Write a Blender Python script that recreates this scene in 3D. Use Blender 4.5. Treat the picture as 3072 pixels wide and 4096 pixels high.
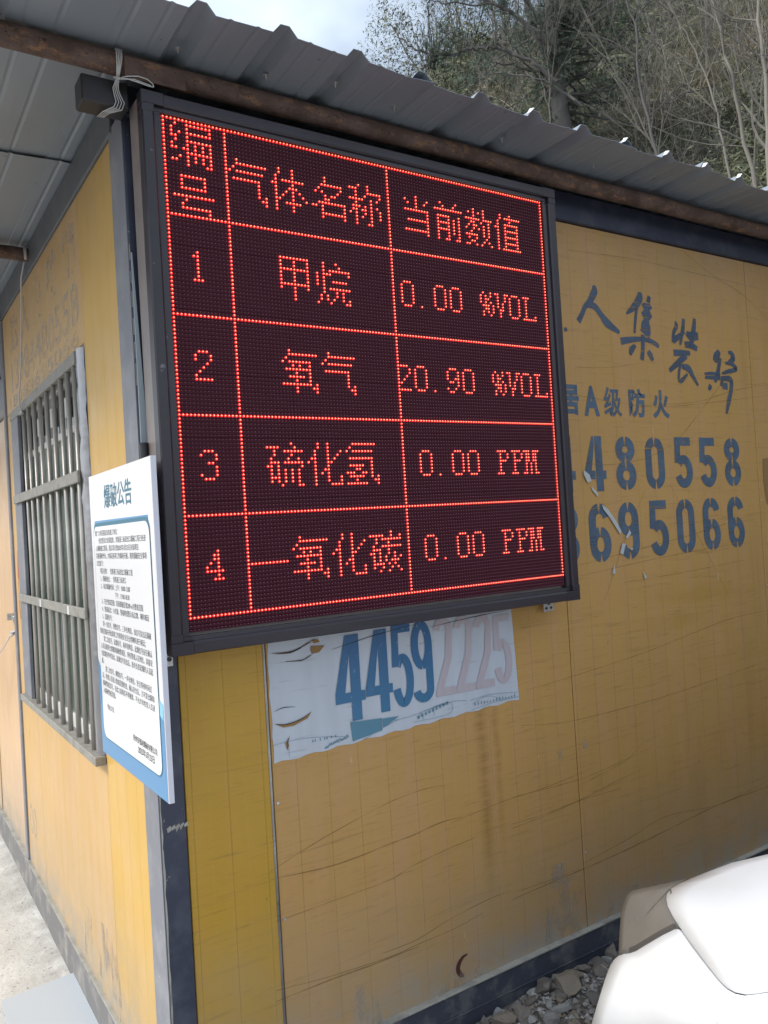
import bpy, math, random
from mathutils import Vector, Matrix, noise
random.seed(7)
sc = bpy.context.scene
for o in list(bpy.data.objects): bpy.data.objects.remove(o)
R = math.radians
# ---------------------------------------------------------------- camera, sky, sun, exposure
cam_d = bpy.data.cameras.new('camera'); cam = bpy.data.objects.new('camera', cam_d)
sc.collection.objects.link(cam); sc.camera = cam
cam_d.sensor_fit = 'VERTICAL'; cam_d.sensor_height = 36.0; cam_d.lens = 36.0*3219.65/4096.0
cam_d.clip_start = 0.05; cam_d.clip_end = 500
cam.matrix_world = Matrix(((0.83730295,0.04108596,-0.54519328,-0.66572162),
                           (-0.54344394,-0.04677474,-0.83814128,-1.91828216),
                           (-0.05993711,0.99806015,-0.01683671,1.60800843),
                           (0,0,0,1)))
SUN_EL, SUN_AZ = 42.0, 288.0      # azimuth clockwise from +Y
w = bpy.data.worlds.new('World'); sc.world = w; w.use_nodes = True
nt = w.node_tree; nt.nodes.clear()
def wn(t, **k):
    n = nt.nodes.new(t)
    for a, b in k.items(): setattr(n, a, b)
    return n
sky = wn('ShaderNodeTexSky', sky_type='NISHITA', sun_disc=False, sun_elevation=R(SUN_EL), sun_rotation=R(SUN_AZ), air_density=1.2, dust_density=2.5)
tc = wn('ShaderNodeTexCoord'); mp = wn('ShaderNodeMapping'); mp.inputs['Scale'].default_value = (1.6, 1.6, 3.2); mp.inputs['Location'].default_value = (.4, .2, .1)
nz = wn('ShaderNodeTexNoise'); nz.inputs['Scale'].default_value = 1.3; nz.inputs['Detail'].default_value = 5; nz.inputs['Roughness'].default_value = .5
cr_ = wn('ShaderNodeValToRGB'); cr_.color_ramp.elements[0].position = .36; cr_.color_ramp.elements[0].color = (.22,.22,.22,1); cr_.color_ramp.elements[1].position = .62; cr_.color_ramp.elements[1].color = (.95,.95,.95,1)
mx = wn('ShaderNodeMix', data_type='RGBA'); mx.inputs['B'].default_value = (10.4, 11.7, 13.2, 1)
bg = wn('ShaderNodeBackground'); bg.inputs['Strength'].default_value = .075
wo = wn('ShaderNodeOutputWorld'); L = nt.links.new
L(tc.outputs['Generated'], mp.inputs['Vector']); L(mp.outputs[0], nz.inputs['Vector']); L(nz.outputs['Fac'], cr_.inputs[0])
L(cr_.outputs[0], mx.inputs['Factor']); L(sky.outputs[0], mx.inputs['A']); L(mx.outputs['Result'], bg.inputs[0]); L(bg.outputs[0], wo.inputs[0])
sl = bpy.data.lights.new('sun', 'SUN'); sl.energy = 1.5; sl.angle = R(14); sl.color = (1, .95, .87)
so = bpy.data.objects.new('sun', sl); sc.collection.objects.link(so)
el, az = R(SUN_EL), R(SUN_AZ)
sd = Vector((math.sin(az)*math.cos(el), math.cos(az)*math.cos(el), math.sin(el)))
so.rotation_euler = sd.to_track_quat('Z', 'Y').to_euler()
sc.view_settings.view_transform = 'Standard'; sc.view_settings.look = 'None'
sc.view_settings.exposure = 0.88; sc.view_settings.gamma = 1; sc.view_settings.use_curve_mapping = False
sc.render.engine = 'CYCLES'


# ---- measured outlines in metres (wall marks x,z; limbs x,y,z; car panels: ring size, vertices)
SCR= [[(0.223,0.693),(0.383,0.738),(0.582,0.781),(0.694,0.794),(0.781,0.795),(0.829,0.788)],[(0.222,0.672),(0.387,0.657),(0.494,0.657),(0.601,0.665),(0.691,0.669),(0.802,0.681),(0.884,0.677)],[(0.233,0.555),(0.385,0.558),(0.593,0.561),(0.684,0.579),(0.826,0.594),(0.932,0.601)],[(0.221,0.375),(0.382,0.355),(0.589,0.341),(0.689,0.344),(0.825,0.346),(0.944,0.359)],[(0.219,0.346),(0.381,0.345),(0.529,0.339),(0.694,0.337)],[(0.563,0.359),(0.685,0.359),(0.809,0.38),(0.966,0.394),(1.071,0.393)],[(1.095,0.689),(1.235,0.688),(1.383,0.697),(1.477,0.704)],[(1.087,0.59),(1.263,0.597),(1.429,0.611),(1.566,0.629),(1.744,0.646)],[(1.088,0.604),(1.227,0.601),(1.39,0.607),(1.613,0.602)],[(1.068,0.363),(1.243,0.368),(1.392,0.37),(1.591,0.375),(1.852,0.389),(2.181,0.408),(2.523,0.401)],[(1.393,0.388),(1.645,0.414),(1.857,0.441),(2.181,0.408),(2.526,0.427)],[(1.07,0.385),(1.208,0.378),(1.377,0.377)],[(1.442,2.043),(1.853,2.008),(2.102,2.016),(2.72,2.08)],[(1.853,2.008),(2.205,2.035),(2.458,2.091),(2.726,2.13)],[(2.006,1.847),(2.089,1.891),(2.408,2.136),(2.497,2.188),(2.341,2.219)],[(1.522,2.138),(1.681,2.145),(1.869,2.171)],[(1.539,1.788),(1.69,1.784),(1.889,1.81),(2.017,1.859)],[(1.512,2.563),(1.872,2.576),(2.262,2.568),(2.59,2.559)],[(2.168,2.654),(2.369,2.574),(2.585,2.51),(2.759,2.415)],[(1.474,1.426),(1.763,1.458),(2.149,1.502),(2.617,1.572)],[(1.47,1.387),(1.85,1.416),(2.245,1.438),(2.498,1.442)],[(1.592,1.29),(1.662,1.406),(1.734,1.519),(1.859,1.694)],[(2.001,1.703),(2.087,1.588),(2.202,1.428),(2.33,1.236)],[(1.7,1.344),(2.033,1.352),(2.456,1.371)],[(1.182,1.028),(1.42,1.042),(1.826,1.076),(2.302,1.135),(2.611,1.143)],[(1.15,0.916),(1.406,0.887),(1.956,0.893),(2.586,0.931)],[(0.836,0.671),(1.097,0.688),(1.425,0.681),(1.79,0.714)],[(1.449,0.667),(1.649,0.696),(1.751,0.749)]]
TEAR= [[(1.525,1.765),(1.552,1.748),(1.562,1.725),(1.541,1.719),(1.523,1.748)],[(1.56,1.705),(1.594,1.675),(1.586,1.669),(1.563,1.69)],[(1.608,1.637),(1.64,1.618),(1.678,1.575),(1.705,1.533),(1.695,1.524),(1.645,1.588),(1.614,1.619)],[(1.749,1.536),(1.757,1.524),(1.733,1.504),(1.724,1.511)],[(1.705,1.491),(1.722,1.484),(1.705,1.447),(1.688,1.454)],[(1.655,1.415),(1.657,1.38),(1.639,1.382)],[(1.809,1.377),(1.83,1.351),(1.817,1.347)],[(1.743,1.471),(1.763,1.467),(1.755,1.458)]]
BRUSH= [([(1.643,2.449),(1.646,2.427),(1.618,2.387),(1.591,2.364),(1.571,2.333),(1.551,2.307)],[0.013,0.031,0.025,0.019,0.019,0.023]),([(1.603,2.375),(1.644,2.37),(1.674,2.343),(1.707,2.313),(1.77,2.284)],[0.022,0.024,0.023,0.033,0.013]),([(1.481,2.279),(1.485,2.265)],[0.012,0.017]),([(1.9,2.452),(1.898,2.428),(1.867,2.394),(1.815,2.36)],[0.018,0.033,0.031,0.007]),([(1.878,2.388),(1.867,2.348),(1.855,2.288)],[0.014,0.014,0.012]),([(1.956,2.442),(1.947,2.415)],[0.018,0.021]),([(1.939,2.412),(1.938,2.401),(1.936,2.385),(1.934,2.367),(1.93,2.346),(1.925,2.327),(1.922,2.301),(1.915,2.287)],[0.032,0.061,0.029,0.061,0.027,0.048,0.053,0.057]),([(1.774,2.251),(1.828,2.261),(1.893,2.268),(1.948,2.264),(1.996,2.248)],[0.027,0.022,0.016,0.018,0.016]),([(1.903,2.286),(1.898,2.234),(1.889,2.187)],[0.021,0.019,0.021]),([(1.856,2.242),(1.831,2.222),(1.824,2.201)],[0.014,0.026,0.01]),([(1.928,2.224),(1.942,2.206),(1.954,2.189)],[0.018,0.023,0.013]),([(2.104,2.355),(2.113,2.339),(2.097,2.318),(2.088,2.296),(2.085,2.269)],[0.012,0.019,0.018,0.015,0.018]),([(2.161,2.372),(2.153,2.334),(2.139,2.295),(2.127,2.259)],[0.016,0.02,0.019,0.009]),([(2.086,2.278),(2.118,2.294),(2.162,2.317)],[0.028,0.022,0.009]),([(2.232,2.379),(2.224,2.34),(2.209,2.296),(2.194,2.26)],[0.015,0.024,0.024,0.019]),([(2.172,2.316),(2.199,2.304),(2.249,2.308)],[0.016,0.035,0.029]),([(2.157,2.266),(2.195,2.266),(2.236,2.254)],[0.022,0.027,0.019]),([(2.084,2.228),(2.136,2.231),(2.188,2.233)],[0.025,0.023,0.016]),([(2.162,2.222),(2.111,2.192),(2.05,2.154)],[0.025,0.025,0.017]),([(2.123,2.189),(2.109,2.151),(2.105,2.12),(2.124,2.119),(2.162,2.147)],[0.014,0.012,0.012,0.019,0.009]),([(2.13,2.178),(2.171,2.169),(2.196,2.14),(2.227,2.103)],[0.019,0.028,0.019,0.01]),([(2.386,2.255),(2.364,2.231),(2.347,2.209)],[0.02,0.04,0.02]),([(2.386,2.227),(2.375,2.188),(2.359,2.15),(2.341,2.122)],[0.024,0.02,0.027,0.013]),([(2.275,2.146),(2.326,2.149),(2.381,2.147)],[0.024,0.03,0.027]),([(2.446,2.254),(2.469,2.251),(2.478,2.229),(2.441,2.208)],[0.01,0.021,0.028,0.014]),([(2.422,2.207),(2.467,2.205),(2.496,2.185),(2.441,2.173),(2.394,2.161)],[0.01,0.017,0.018,0.017,0.01]),([(2.311,2.109),(2.297,2.086)],[0.02,0.016]),([(2.384,2.14),(2.437,2.141),(2.455,2.128),(2.447,2.088),(2.426,2.041),(2.406,1.992)],[0.017,0.024,0.024,0.022,0.024,0.01]),([(2.391,2.136),(2.385,2.108)],[0.014,0.02]),([(2.392,2.109),(2.426,2.108)],[0.024,0.027]),([(2.379,2.09),(2.378,2.051),(2.399,2.036)],[0.014,0.017,0.01])]
PINE= [[(7.46,5.5,5.92),(7.39,5.57,7.08),(7.37,5.59,7.83),(7.37,5.6,8.51),(7.39,5.57,9.69)],[(7.02,5.38,7.78),(6.76,5.65,8.15),(6.62,5.78,8.29),(6.48,5.91,8.42),(6.15,6.2,8.72)],[(6.87,5.1,7.02),(6.65,5.33,7.36),(6.39,5.58,7.57),(6.23,5.73,7.64),(6.09,5.86,7.63),(5.92,6.0,7.59),(5.72,6.17,7.61),(5.57,6.28,7.73),(5.42,6.39,7.88),(5.33,6.46,8.07)],[(7.23,5.74,8.01),(7.15,5.82,8.37),(7.1,5.87,8.79)],[(6.62,5.78,8.32),(6.34,6.04,8.39),(6.04,6.29,8.47),(5.94,6.37,8.52)],[(6.09,5.86,7.63),(6.05,5.89,7.76),(5.93,5.99,7.87),(5.83,6.07,7.96)],[(5.98,6.08,7.65),(5.83,6.21,7.6),(5.72,6.29,7.52),(5.67,6.33,7.59)],[(6.46,4.36,6.28),(6.23,4.62,6.61),(6.04,4.82,6.75),(5.79,5.05,6.84),(5.61,5.21,6.76)],[(6.16,5.39,7.23),(6.01,5.52,7.11),(5.85,5.67,6.98)],[(7.36,5.6,7.83),(7.57,5.38,8.1),(7.79,5.12,8.29)],[(7.36,5.6,7.63),(7.62,5.32,7.75),(7.81,5.09,7.85)]]
TREES= [[(6.69,2.34,4.95),(6.7,2.33,5.66),(6.69,2.34,6.39)],[(6.86,2.64,4.91),(6.82,2.7,5.51),(6.77,2.78,6.29),(6.74,2.84,6.69)],[(7.06,2.7,5.05),(7.1,2.63,5.66),(7.15,2.54,6.14)],[(7.33,4.08,5.82),(7.26,4.18,6.6),(7.26,4.18,7.35),(7.2,4.26,7.67)],[(7.77,4.33,6.05),(7.81,4.27,6.78),(7.85,4.23,7.23)],[(7.31,4.12,5.95),(7.16,4.31,6.63),(7.03,4.46,7.13)],[(8.26,6.1,7.32),(8.26,6.1,7.98),(8.19,6.18,8.55)],[(7.34,3.2,5.39),(7.3,3.25,6.01),(7.21,3.39,6.61),(7.11,3.54,7.05)],[(6.57,4.98,6.45),(6.59,4.97,6.97),(6.59,4.96,7.28)]]
POST= [[(0.498,1.045),(0.608,1.038),(0.606,1.002),(0.503,0.989)],[(0.387,1.298),(0.407,1.298),(0.414,1.289),(0.395,1.287)],[(0.386,1.281),(0.429,1.277),(0.41,1.26),(0.387,1.259),(0.383,1.269)],[(0.261,1.084),(0.292,1.078),(0.34,1.081),(0.373,1.096),(0.362,1.082),(0.318,1.069),(0.286,1.07)],[(0.303,1.043),(0.297,1.029),(0.3,1.017),(0.294,1.006),(0.289,1.026)],[(0.262,1.276),(0.32,1.273),(0.387,1.293),(0.384,1.29),(0.32,1.269)],[(0.303,1.249),(0.356,1.246),(0.384,1.257),(0.382,1.253),(0.351,1.243)]]
PLINE= [[(0.252,1.026),(0.289,1.029),(0.364,1.027),(0.492,1.006)],[(0.411,0.987),(0.452,0.999),(0.489,1.004)],[(0.538,0.987),(0.594,1.005),(0.663,1.023)],[(0.498,1.048),(0.663,1.023),(0.855,1.042),(0.931,1.035)],[(0.719,1.005),(0.856,1.007),(0.859,1.042),(0.76,1.032)],[(0.942,1.033),(1.025,1.039),(1.145,1.028)],[(0.943,1.002),(1.038,1.011),(1.15,1.012)],[(0.951,1.02),(0.996,1.035),(1.039,1.031),(1.075,1.013)],[(0.299,0.986),(0.299,1.012)],[(0.736,1.01),(0.75,1.028),(0.758,1.005)],[(0.799,1.012),(0.801,1.038),(0.855,1.037)]]
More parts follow.
